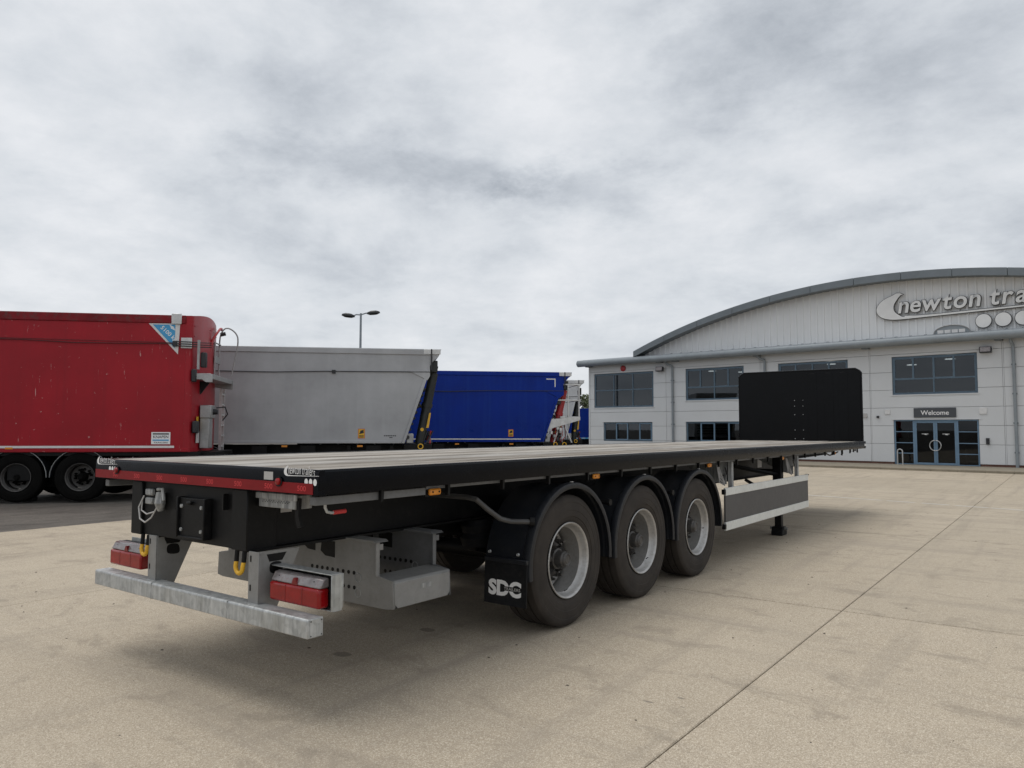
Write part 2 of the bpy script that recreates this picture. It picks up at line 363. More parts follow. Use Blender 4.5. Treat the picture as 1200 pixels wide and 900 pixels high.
def text2d(body, size, bold=0.0, shear=0.0):
    k = (body, size, bold, shear)
    if k in _tc: return _tc[k]
    cu_ = bpy.data.curves.new('lettering', 'FONT'); cu_.body = body; cu_.size = size; cu_.offset = bold; cu_.shear = shear; cu_.resolution_u = 4; cu_.fill_mode = 'FRONT'
    ob = bpy.data.objects.new('lettering', cu_); col.objects.link(ob)
    dg = bpy.context.evaluated_depsgraph_get(); ev = ob.evaluated_get(dg); me = ev.to_mesh()
    vs = [(v.co.x, v.co.y) for v in me.vertices]; fs = [tuple(p.vertices) for p in me.polygons]
    ev.to_mesh_clear(); bpy.data.objects.remove(ob); bpy.data.curves.remove(cu_)
    _tc[k] = (vs, fs); return vs, fs
def fit2d(vs, x0, x1, y0, y1):
    ax = min(v[0] for v in vs); bx = max(v[0] for v in vs); ay = min(v[1] for v in vs); by = max(v[1] for v in vs)
    return [(x0 + (v[0] - ax) / (bx - ax) * (x1 - x0), y0 + (v[1] - ay) / (by - ay) * (y1 - y0)) for v in vs]
def smooth_poly(pts, sub=5, closed=True):
    out = []; n = len(pts)
    for i in range(n):
        p0, p1, p2, p3 = [Vector(pts[(i + k) % n]) for k in (-1, 0, 1, 2)]
        for j in range(sub):
            t = j / sub
            out.append(tuple(.5 * ((2 * p1) + (-p0 + p2) * t + (2 * p0 - 5 * p1 + 4 * p2 - p3) * t * t + (-p0 + 3 * p1 - 3 * p2 + p3) * t ** 3)))
    return out
def sheet(vs2, fs, origin, ex, ey, off=0.0):       # flat lettering laid on a plane
    O = Vector(origin); X = Vector(ex); Y = Vector(ey); N = X.cross(Y)
    return [O + X * a + Y * b + N * off for a, b in vs2], fs
def solid2d(vs2, fs, depth):                      # extrude a flat face set along +z (local), back at 0
    n = len(vs2); ed = {}
    for f in fs:
        for i in range(len(f)):
            a, b = f[i], f[(i + 1) % len(f)]; ed[(a, b)] = ed.get((a, b), 0) + 1
    vs = [(a, b, 0) for a, b in vs2] + [(a, b, depth) for a, b in vs2]
    out = [tuple(i + n for i in f) for f in fs]
    for (a, b) in ed:
        if (b, a) not in ed: out.append((a, b, b + n, a + n))
    return vs, out
def crescent():
    up = [(-1.10, 1.10), (-1.62, 1.06), (-2.02, .86), (-2.22, .58), (-2.20, .32), (-2.0, .12), (-1.66, .01), (-1.25, -.02), (-.6, -.01), (.2, .005)]
    o = smooth_poly(up, 5)[:-10]
    inn = smooth_poly([(-1.05, .13), (-1.38, .24), (-1.52, .48), (-1.44, .78), (-1.10, 1.10)], 5)[:-5]
    poly = o + [(-.6, -.01), (.2, .005), (6.3, .13), (6.3, .17), (.2, .085), (-.6, .09)] + inn[:-1]
    return poly
# fill text cache early (cheap while the scene is small)
LOGO_W = 'newton trailers'
for ch in sorted(set(LOGO_W.replace(' ', ''))): text2d(ch, 1.0, .018, .16); text2d(ch, 1.0, .044, .16)
for bdy in ('SDC', 'TRAILERS', '500', '5100 kg', 'KNAPEN', 'Welcome', 'ANGLES', 'MORTS'): text2d(bdy, 1.0, .05 if bdy == 'SDC' else .012, 0)
def logo_letters(bold=.018):
    # (char, flat mesh) for each letter in logo units: x-height about .55, newton from -1.2 to 2.05
    out = []; x = -1.2; S = 1.0
    for ch in LOGO_W:
        if ch == ' ': x += .30; continue
        vs, fs = text2d(ch, 1.0, bold, .16)
        ax = min(v[0] for v in vs); bx = max(v[0] for v in vs)
        k = 1.02
        out.append((ch, [(x + (a - ax) * k, .27 + b * k) for a, b in vs], fs)); x += (bx - ax) * k + .055
    return out
LETTERS = logo_letters()
LX1 = max(v[0] for l in LETTERS for v in l[1])
_sc = (2.05 + 1.2) / (max(v[0] for v in LETTERS[5][1]) + 1.2)
LETTERS = [(c, [(-1.34 + (a + 1.2) * _sc * .985, b) for a, b in vs], fs) for c, vs, fs in LETTERS]
THIN = [(c, [(-1.15 + (a + 1.2) * _sc * 1.06, b) for a, b in vs], fs) for c, vs, fs in logo_letters(-.006)]

# ------------------------------------------------------------------ ground
g = MB().add([(-3000, -3000, -.03), (3000, -3000, -.03), (3000, 3000, -.03), (-3000, 3000, -.03)], [(0, 1, 2, 3)]); struct(g.build('ground', 'asphalt'))
yard = struct(MB().box(-8.76, 33.2, -23.0, 33.8, -.025, -.018).build('concrete_yard', 'joint'))
xs = [-8.76, -3.22, 2.87, 8.95, 15.0, 21.1, 27.2, 33.2]; ys = [-23, -17.5, -12, -6.2, 4.52, 10.1, 13.95, 19.5, 25.1, 29.2, 33.8]
jg = .006
for i in range(len(xs) - 1):
    for j in range(len(ys) - 1):
        x0, x1, y0, y1 = xs[i] + jg * .62, xs[i + 1] - jg * .62, ys[j] + jg * 2.0, ys[j + 1] - jg * 2.0
        b = MB(); c = .006
        b.add([(x0, y0, -.017), (x1, y0, -.017), (x1, y1, -.017), (x0, y1, -.017), (x0, y0, -c), (x1, y0, -c), (x1, y1, -c), (x0, y1, -c), (x0 + c, y0 + c, 0), (x1 - c, y0 + c, 0), (x1 - c, y1 - c, 0), (x0 + c, y1 - c, 0)],
              [(0, 1, 5, 4), (1, 2, 6, 5), (2, 3, 7, 6), (3, 0, 4, 7), (4, 5, 9, 8), (5, 6, 10, 9), (6, 7, 11, 10), (7, 4, 8, 11), (8, 9, 10, 11)])
        b.build('slab', 'concrete', yard, ang=20)
ln = MB(); P0 = Vector((-3.0, 17.1)); P1 = Vector((22.0, 11.6)); dv = (P1 - P0).normalized(); nv = Vector((-dv.y, dv.x)) * .045
k = 0; L = (P1 - P0).length
while k < L:
    l = random.uniform(.5, 2.2); a = P0 + dv * k; b_ = P0 + dv * min(L, k + l)
    ln.add([(a.x - nv.x, a.y - nv.y, .004), (b_.x - nv.x, b_.y - nv.y, .004), (b_.x + nv.x, b_.y + nv.y, .004), (a.x + nv.x, a.y + nv.y, .004)], [(0, 1, 2, 3)]); k += l + random.uniform(.02, .25)
struct(ln.build('painted_line', 'line'))
gr = MB()
for k in range(520):
    x, y = random.uniform(-6, 7), random.uniform(-1.2, 14)
    r = random.choice((.004, .005, .006, .008, .013)); h = r * .6; a = random.uniform(0, 3); n = 5
    gr.add([(x + r * random.uniform(.6, 1.3) * math.cos(a + q * 6.283 / n), y + r * random.uniform(.6, 1.3) * math.sin(a + q * 6.283 / n), 0.0005) for q in range(n)] + [(x, y, h)], [(q, (q + 1) % n, n) for q in range(n)])
o = gr.build('grit', 'grit'); o['kind'] = 'stuff'; o['label'] = 'loose dark grit and leaf scraps scattered on the concrete yard'

# ------------------------------------------------------------------ wheel prototype (outer face at x = 0, axis along x)
def make_wheel(parent, loc, flip=False, mats=('tyre', 'rim', 'hub')):
    W0 = MB().lathe_x([(-.235, .255), (-.245, .20), (-.225, .135), (-.21, .09)], 40).build('wheel', mats[1], parent, ang=50)
    prof = [(-.30, .30), (-.325, .33), (-.35, .40), (-.345, .47), (-.335, .505), (-.318, .528)]
    gx = [-.318, -.262, -.252, -.242, -.232, -.178, -.168, -.158, -.148, -.094, -.084, -.074, -.064, -.03]
    tread = [(-.318, .530)]
    for gx0 in (-.262, -.183, -.104): tread += [(gx0, .535), (gx0 + .003, .521), (gx0 + .014, .521), (gx0 + .017, .535)]
    tread += [(-.062, .534), (-.028, .527), (-.018, .517), (-.010, .505), (-.006, .495), (-.003, .470), (-.0055, .467), (-.004, .455), (.001, .42), (.0015, .405), (-.001, .402), (0, .385), (-.004, .355), (-.009, .352), (-.012, .335), (-.022, .315), (-.03, .302)]
    MB().lathe_x(prof + tread, 72).build('tyre', mats[0], W0, ang=32)
    MB().lathe_x([(-.30, .302), (-.312, .296), (-.25, .272), (-.12, .268), (-.075, .262), (-.05, .283), (-.022, .286), (-.008, .296), (-.006, .303), (-.012, .308), (-.018, .306)][::1], 64).build('rim', mats[1], W0, ang=40)
    MB().lathe_x([(-.235, .262), (-.12, .2675)], 48)
    hb = MB().lathe_x([(-.25, .10), (-.205, .11), (-.20, .088), (-.12, .085), (-.115, .070), (-.055, .066), (-.045, .056), (-.034, .054), (-.026, .045), (-.032, .038), (-.032, .03), (-.028, .026), (-.028, .0)], 28)
    for k in range(10):
        a = k * math.pi / 5 + .2; y, z = .1675 * math.cos(a), .1675 * math.sin(a)
        hb.cyl((-.24, y, z), (-.17, y, z), .024, .021, 6); hb.cyl((-.172, y, z), (-.135, y, z), .013, .011, 8)
    for k in range(5):
        a = k * 2 * math.pi / 5 + .5
        hb.tube([(-.21, .075 * math.cos(a), .075 * math.sin(a)), (-.135, .115 * math.cos(a), .115 * math.sin(a)), (-.205, .165 * math.cos(a), .165 * math.sin(a))], [.034, .032, .026], 6)
    hb.build('hub', mats[2], W0, ang=35)
    MB().cyl((-.06, 0, -.255), (-.03, .005, -.235), .005, .004, 6).build('valve', mats[2], W0)
    W0.location = loc
    if flip: W0.rotation_euler = (0, 0, math.pi)
    return W0

# ------------------------------------------------------------------ main flatbed trailer
T = thing('flatbed_trailer', 'long black flatbed trailer with timber deck and silver wheels parked on concrete', 'trailer')
DW, DL, DZ, DB = 1.275, 13.62, 1.377, 1.239
# deck
deck = MB()
for k in range(23):
    y = .28 + k * .6
    deck.prism([(-1.24, 1.25), (-1.17, 1.235), (-.55, 1.19), (.55, 1.19), (1.17, 1.235), (1.24, 1.25), (1.24, 1.335), (-1.24, 1.335)], 'y', y - .025, y + .025)
deck = deck.build('deck', 'black_chassis', T)
npl = 12; pw = (2 * (DW - .05)) / npl
pm = {}
for k in range(npl):
    x0 = -DW + .05 + k * pw
    dz = random.uniform(-.005, .001)
    b = MB()
    seg = 10
    p = b.prism([(x0 + .006, DZ - .03), (x0 + pw - .006, DZ - .03), (x0 + pw - .006, DZ - .006 + dz), (x0 + pw - .012, DZ - .001 + dz), (x0 + .012, DZ - .001 + dz), (x0 + .006, DZ - .006 + dz)], 'y', .045, DL - .14)
    b.build('plank', 'wood', deck, ang=15)
for k in (3.0, 6.6, 9.2):
    pass
# rails
for s in (1, -1):
    prof = [(s * (DW - .048), DZ), (s * (DW - .012), DZ + .001), (s * (DW - .002), DZ - .012), (s * DW, DZ - .05), (s * DW, DB + .03), (s * (DW - .006), DB), (s * (DW - .055), DB - .002), (s * (DW - .055), DB + .012), (s * (DW - .02), DB + .014), (s * (DW - .018), DZ - .03), (s * (DW - .048), DZ - .03)]
    MB().prism(prof, 'y', .006, DL).build('side_rail', 'black', T, fixn=True, ang=18)
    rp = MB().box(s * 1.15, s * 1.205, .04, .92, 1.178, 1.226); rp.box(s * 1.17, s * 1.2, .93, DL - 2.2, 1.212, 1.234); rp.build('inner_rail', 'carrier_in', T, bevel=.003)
    for y in (1.12, 1.58, 2.02): pass
    for k in range(22):
        y = .52 + k * .6
        MB().prism([(y - .012, 1.238), (y + .012, 1.238), (y + .006, 1.17), (y - .012, 1.165)], 'x', s * 1.205, s * 1.23).build('rope_hook', 'black_chassis', T)
rr = MB().prism([(.044, DZ - .0), (.012, DZ), (.003, DZ - .012), (0, DZ - .03), (0, DB), (.05, DB - .003), (.05, DB + .01), (.044, DZ - .03)], 'x', -DW + .001, DW - .001).build('rear_rail', 'black', T, fixn=True, ang=18)
MB().box(-DW, DW, DL - .135, DL + .004, DB - .001, DZ + .002).build('front_rail', 'black', T, bevel=.006)
# red tape on the rear rail with printed marks
tape = MB().box(-1.272, 1.232, -.003, .0, 1.243, 1.302).build('reflective_tape', 'red_strip', rr)
vs5, f5 = text2d('500', 1.0, .012, 0)
tx = MB()
for k in range(8):
    x = -1.0 + k * .30; tx.add(*sheet(fit2d(vs5, 0, .075, 0, .03), f5, (x, -.0042, 1.258), (1, 0, 0), (0, 0, 1)))
tx.build('tape_print', 'red_text', rr)
def decal(name, parent, x0, z0, w, y, droop=.0):
    k = w / 8.4; b = MB()
    def place(v, dr=0): return [(x0 + (a + 2.25) * k, y, z0 + (c_ * k * 1.35) - dr * max(0, (a - 2.8) / 3.3) ** 2) for a, c_ in v]
    pl = crescent(); b.add(place(pl), [tuple(range(len(pl)))])
    for c, v, f in THIN: b.add(place([(a, .24 + (q - .27) * 1.5) for a, q in v], droop), f)
    for q in range(3):
        cc = [(3.3 + q * 1.05 + .42 * math.cos(t * .5236), -.58 + .40 * math.sin(t * .5236)) for t in range(12)]; b.add(place(cc), [tuple(range(12))])
    return b.build(name, 'white', parent)
decal('logo_sticker', rr, .975, 1.338, .30, -.0015, .018); decal('logo_sticker', rr, -1.255, 1.338, .30, -.0015, .018)
MB().box(.79, .875, -.0018, -.0002, 1.309, 1.355).build('blank_sticker', 'label', rr)
for x in (-.945, .935):
    hl = MB().lathe_x([(0, .03), (0.004, .034), (.004, .0)], 20)
    hl.v = [(x + v[1], -.0045 - v[0], 1.303 + v[2] * .85) for v in hl.v]; hl.f = [f[::-1] for f in hl.f]
    h = hl.build('marker_socket', 'black_chassis', rr, fixn=True)
    q = MB().lathe_x([(.002, .02), (.012, .018), (.016, .009), (.0165, 0)], 16); q.v = [(x + v[1], -.0065 - v[0], 1.303 + v[2]) for v in q.v]
    q.build('marker_lens', 'red_lens', h, fixn=True)
# headboard
hx, hz0, hz1, ch = 1.235, DZ + .004, 2.83, .075
hbp = [(-hx, hz0), (hx, hz0), (hx, hz1 - ch), (hx - .025, hz1 - .03), (hx - .08, hz1), (-hx + .08, hz1), (-hx + .025, hz1 - .03), (-hx, hz1 - ch)]
hb = MB().prism(hbp, 'y', 13.50, 13.54).build('headboard', 'headboard', T, bevel=.006)
rb = MB()
for x in (.30, .62, .9): rb.box(x - .09, x + .09, 13.494, 13.50, hz0 + .02, hz1 - .06)
rb.build('rib', 'headboard', hb, bevel=.004)
ed = MB().tube([(-hx, 13.52, hz0), (-hx, 13.52, hz1 - ch), (-hx + .03, 13.52, hz1 - .045), (-hx + .10, 13.52, hz1), (hx - .10, 13.52, hz1), (hx - .03, 13.52, hz1 - .045), (hx, 13.52, hz1 - ch), (hx, 13.52, hz0)], .025, 8).build('headboard_frame', 'headboard', hb)
for x in (-.06, .11):
    for z in (1.42, 1.60, 1.92, 2.10, 2.22):
        MB().cyl((x, 13.4985, z), (x, 13.488, z), .010, .008, 8).build('bolt', 'galv_dark', hb)
for x in (-1.0, -.35, .35, 1.0): MB().prism([(13.54, 1.38), (13.60, 1.38), (13.56, 2.7), (13.54, 2.7)], 'x', x - .03, x + .03).build('stiffener', 'headboard', hb)
# chassis beams
for s in (1, -1):
    x = s * .53
    b = MB()
    web = [(.06, .875), (10.1, .875), (11.3, 1.10), (13.4, 1.12), (13.4, 1.235), (.06, 1.235)]
    b.prism(web, 'x', x - .012, x + .012)
    b.prism([(.06, .86), (10.1, .86), (11.3, 1.085), (13.4, 1.105), (13.4, 1.12), (11.3, 1.10), (10.1, .875), (.06, .875)], 'x', x - .065, x + .065)
    b.box(x - .065, x + .065, .06, 13.4, 1.222, 1.238)
    cb = b.build('chassis_beam', 'black_chassis', T)
    if s > 0:
        MB().box(.5905, .593, 0, 0.001, 0, .001)
        MB().box(x + .0125, x + .014, .30, .385, 1.075, 1.125).build('weight_plate', 'label', cb)
        MB().box(x + .0125, x + .014, 9.3, 9.5, 1.0, 1.13).build('weight_plate', 'label', cb)
# rear box crossmember
rbx = MB().box(-.80, .575, .055, .11, .868, 1.236); rbx.box(-.80, -.66, .035, .25, .866, 1.2355); rbx.box(.42, .58, .035, .25, .866, 1.2355)
rbx = rbx.build('rear_crossmember', 'black_chassis', T, bevel=.006)
pl = MB().box(-.135, .165, .015, .054, .905, 1.155); pl.box(-.15, -.13, -.005, .054, .90, 1.16); pl.box(.16, .18, -.005, .054, .90, 1.16); pl.box(-.13, .16, .0, .05, .897, .912); pl.cyl((-.02, .0, 1.125), (.03, .0, 1.125), .014, .014, 8); pl.build('coupling_plate', 'black_chassis', rbx, bevel=.005)
kn = MB().cyl((-.20, .05, 1.03), (-.20, .015, 1.03), .05, .045, 16).build('round_boss', 'black_chassis', rbx)
for (x, z) in ((-.105, 1.10), (.125, 1.10), (-.105, .95), (.125, .95)): MB().cyl((x, .014, z), (x, .006, z), .014, .012, 6).build('bolt', 'galv_dark', rbx)
for z in (1.165, 1.105): MB().box(-.60, -.51, .025, .054, z - .022, z + .022).build('socket', 'galv_dark', rbx, bevel=.006)
cp = MB(); cp.tube([(-.40, .03, 1.17), (-.39, .02, 1.10), (-.40, .03, 1.05)], [.03, .036, .02], 10); cp.tube([(-.42, .02, 1.19), (-.36, .02, 1.195), (-.34, .02, 1.12)], .012, 8); cp.build('air_coupling', 'galv_dark', rbx)
MB().tube([(-.60, .02, 1.14), (-.63, .0, 1.06), (-.59, -.01, .985), (-.52, -.01, .965), (-.46, .0, 1.0), (-.42, .01, 1.06), (-.40, .02, 1.1)], .0055, 6).build('coil_cable', 'label', rbx)
MB().tube([(-.62, .02, 1.12), (-.61, .01, 1.04), (-.52, .0, 1.02), (-.44, .01, 1.04)], .005, 6).build('coil_cable', 'label', rbx)
MB().box(.34, .352, .02, .054, 1.10, 1.20).build('catch', 'black_chassis', rbx)
# bumper beam + brackets + shackles
bz = .572
bmp = MB().prism([(-.008, bz - .105), (.1, bz - .105), (.1, bz), (.0, bz), (-.008, bz - .008)], 'x', -1.215, 1.215).build('rear_bumper', 'galv', T, bevel=.006, seg=2)
for x in (-.42, .46): MB().box(x, x + .003, -.0092, .1008, bz - .1058, bz + .0008).build('weld_seam', 'galv', bmp)
MB().box(1.2155, 1.217, .006, .094, bz - .099, bz - .006).build('end_plate', 'galv', bmp)
for yy in (.014, .086):
    for z0_ in (bz - .092, bz - .014): MB().cyl((1.217, yy, z0_), (1.2185, yy, z0_), .004, .004, 6).build('end_hole', 'black_chassis', bmp)
for s, x in ((-1, -.52), (1, .64)):
    b = MB().box(x - .05, x + .05, .045, .055, bz - .02, .872)         # rear flange
    sx_ = x + .05
    b.prism([(.055, .872), (.34, .872), (.18, bz - .04), (.055, bz - .04)], 'x', sx_ - .010, sx_)
    br = b.build('bumper_bracket', 'carrier', T, bevel=.002)
    for z in (.66, .83): MB().box(x - .033, x - .02, .0435, .0448, z - .018, z + .018).build('slot', 'black_chassis', br)
    MB().prism(smooth_poly([(.13, .80), (.2, .80), (.21, .74), (.13, .745)], 4), 'x', sx_ + .0005, sx_ + .002).build('hole', 'black_chassis', br)
    MB().prism([(.10, .855), (.24, .855), (.21, .81), (.12, .81)], 'x', sx_ + .0005, sx_ + .002).build('hole', 'black_chassis', br)
for x in (-.615, .505):
    U = [(x - .038, .05, .87), (x - .038, .045, .80), (x - .036, .04, .775)] + [(x + .036 * math.cos(math.pi + t * math.pi / 8), .04, .772 + .040 * math.sin(math.pi + t * math.pi / 8)) for t in range(9)] + [(x + .036, .04, .775), (x + .038, .045, .80), (x + .038, .05, .87)]
    lo = [p for p in U if p[2] <= .79]
    sh = MB().tube(U[:2], .014, 8); sh.tube(U[-2:], .014, 8); sh = sh.build('tie_down_eye', 'black_chassis', T)
    MB().tube([U[1]] + lo + [U[-2]], .0135, 10).build('yellow_loop', 'yellow', sh)
# rear lamps
for s, x0, x1, Y in ((1, .745, 1.19, .13), (-1, -1.19, -.745, .13)):
    b = MB().box(x0 - .10 if s > 0 else x0 + .05, x1 + .045 if s > 0 else x1 + .10, Y + .085, Y + .093, .60, .79)
    if s > 0: b.box(x0 - .10, x1 + .045, Y + .005, Y + .085, .786, .792); b.box(x1 + .04, x1 + .045, Y + .005, Y + .085, .588, .786); b.box(x0 + .02, x1 + .045, Y + .02, Y + .085, .585, .590)
    lb = b.build('lamp_bracket', 'galv', T, bevel=.002)
    hs = MB().box(x0 - .004, x1 + .004, Y + .03, Y + .08, .60, .765).build('lamp_housing', 'black_chassis', lb, bevel=.006)
    MB().box(x0, x1, Y - .048, Y + .03, .604, .712).build('red_lens', 'red_lens', lb, bevel=.014, seg=3)
    MB().prism([(Y - .040, .7135), (Y + .03, .7135), (Y + .03, .770), (Y - .012, .764)], 'x', x0 + .001, x1 - .001).build('clear_lens', 'clear_lens', lb, bevel=.008, seg=2)
    xc = (x0 + x1) / 2
    MB().prism([(xc - .05, .62), (xc + .05, .62), (xc + .02, .69), (xc - .02, .69)], 'y', Y - .046, Y - .042).build('reflector', 'red_dark', lb, bevel=.002)
    for q in (.34, .68): MB().box(x0 + (x1 - x0) * q - .002, x0 + (x1 - x0) * q + .002, Y - .0492, Y - .047, .612, .705).build('lens_rib', 'red_dark', lb)
    MB().prism([(xc - .028, .7135), (xc + .028, .7135), (xc + .008, .752), (xc - .008, .752)], 'y', Y - .041, Y - .021).build('red_wedge', 'red_dark', lb)
    for xx in (x0 + .06, x1 - .07): MB().cyl((xx, Y - .020, .745), (xx, Y - .024, .745), .004, .004, 6).build('screw', 'black_chassis', lb)
# galvanised carrier
def carrier(y, m):
    pts = [(-.86, .868), (.86, .868), (.86, .632), (.99, .612), (1.0, .435), (.93, .425), (-.93, .425), (-1.0, .435), (-.99, .612), (-.86, .632)]
    b = MB().prism(pts, 'y', y - .004, y + .004); b.box(.845, .86, y - .03, y, .632, .868); b.box(.852, .859, y + .004, y + .035, .80, .84)
    c = b.build('carrier_plate', m, T, bevel=.0015)
    for k in range(9):
        for (zr, n) in ((.628, 9), (.53, 6)):
            if k < n:
                x = .18 + k * .055 if n == 9 else .35 + k * .055
                h = MB().cyl((x, y - .0065, zr - .0), (x, y - .0045, zr), .0135, .0135, 10).build('hole', 'black_chassis', c)
    for (x0, x1, z0, z1) in ((.08, .21, .745, .805), (.27, .42, .715, .82)):
        MB().prism([(x0, z0 + .03), (x0 + .05, z0), (x1, z0 - .005), (x1, z1), (x0 + .01, z1)], 'y', y - .0065, y - .0045).build('cutout', 'black_chassis', c)
    for (x, z) in ((.66, .60), (.66, .50)):
        MB().tube([(x + .03 * math.cos(t * .628), y - .005, z + .03 * math.sin(t * .628)) for t in range(10)], .003, 5, True).build('pressed_ring', 'galv_dark', c)
    for s in (1, -1): MB().prism([(s * .5, .869), (s * .86, .869), (s * .88, .855), (s * .5, .855)], 'y', y - .06, y + .06).build('top_flange', m, c)
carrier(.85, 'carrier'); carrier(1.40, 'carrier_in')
for s in (1, -1):
    bx = MB().prism([(s * .80, .432), (s * 1.0, .435), (s * 1.0, .60), (s * .985, .614), (s * .80, .63)], 'y', .856, 1.395).build('carrier_box', 'carrier', T, bevel=.004)
    if s > 0:
        MB().box(1.0005, 1.0018, 1.10, 1.20, .53, .56).build('stamped_plate', 'galv_dark', bx)
        MB().prism([(.862, .437), (.885, .437), (.862, .46)], 'x', 1.0004, 1.0012).build('corner_notch', 'black_chassis', bx)
        MB().prism([(1.37, .437), (1.39, .437), (1.39, .46)], 'x', 1.0004, 1.0012).build('corner_notch', 'black_chassis', bx)
sl = MB().box(-.6, .6, .95, 1.02, .50, .53); sl.box(-.6, .6, 1.15, 1.22, .50, .53); sl.build('carrier_slide', 'galv_dark', T)
# small fittings under the rear corner
tr = MB().box(.60, .95, .10, .22, 1.135, 1.215); tr.box(.58, .97, .09, .10, 1.185, 1.222); tr = tr.build('step_tray', 'galv_dark', T, bevel=.003)
dt = MB()
for k in range(22): dt.box(.64 + k * .012, .645 + k * .012, .0975, .0995, 1.165 + .008 * (k % 2), 1.170 + .008 * (k % 2))
dt.build('tread_holes', 'black_chassis', tr)
hd = MB().tube([(1.11, .185, 1.235), (1.11, .185, 1.15), (1.11, .2, 1.125), (1.11, .23, 1.118), (1.11, .25, 1.118)], .009, 8).build('crank_handle', 'galv', T)
MB().tube([(1.11, .245, 1.118), (1.11, .335, 1.12)], .0125, 8).build('red_grip', 'red_grip', hd)
hk = MB().prism([(.93, 1.20), (.97, 1.20), (.965, 1.10), (.99, 1.04), (.955, 1.03), (.935, 1.09)], 'y', .11, .13).build('latch', 'black_chassis', T)
for y in (1.0, 3.08, 5.66, 8.4, 11.4):
    for s in (1, -1):
        am = MB().box(s * 1.195, s * 1.222, y - .055, y + .055, 1.172, 1.216).build('side_marker', 'amber', T, bevel=.012, seg=2)
        MB().box(s * 1.185, s * 1.195, y - .075, y + .075, 1.165, 1.225).build('marker_base', 'black_chassis', am)
        for dy in (-.03, .03): MB().cyl((s * 1.2222, y + dy, 1.194), (s * 1.224, y + dy, 1.194), .007, .007, 8).build('screw', 'black_chassis', am)
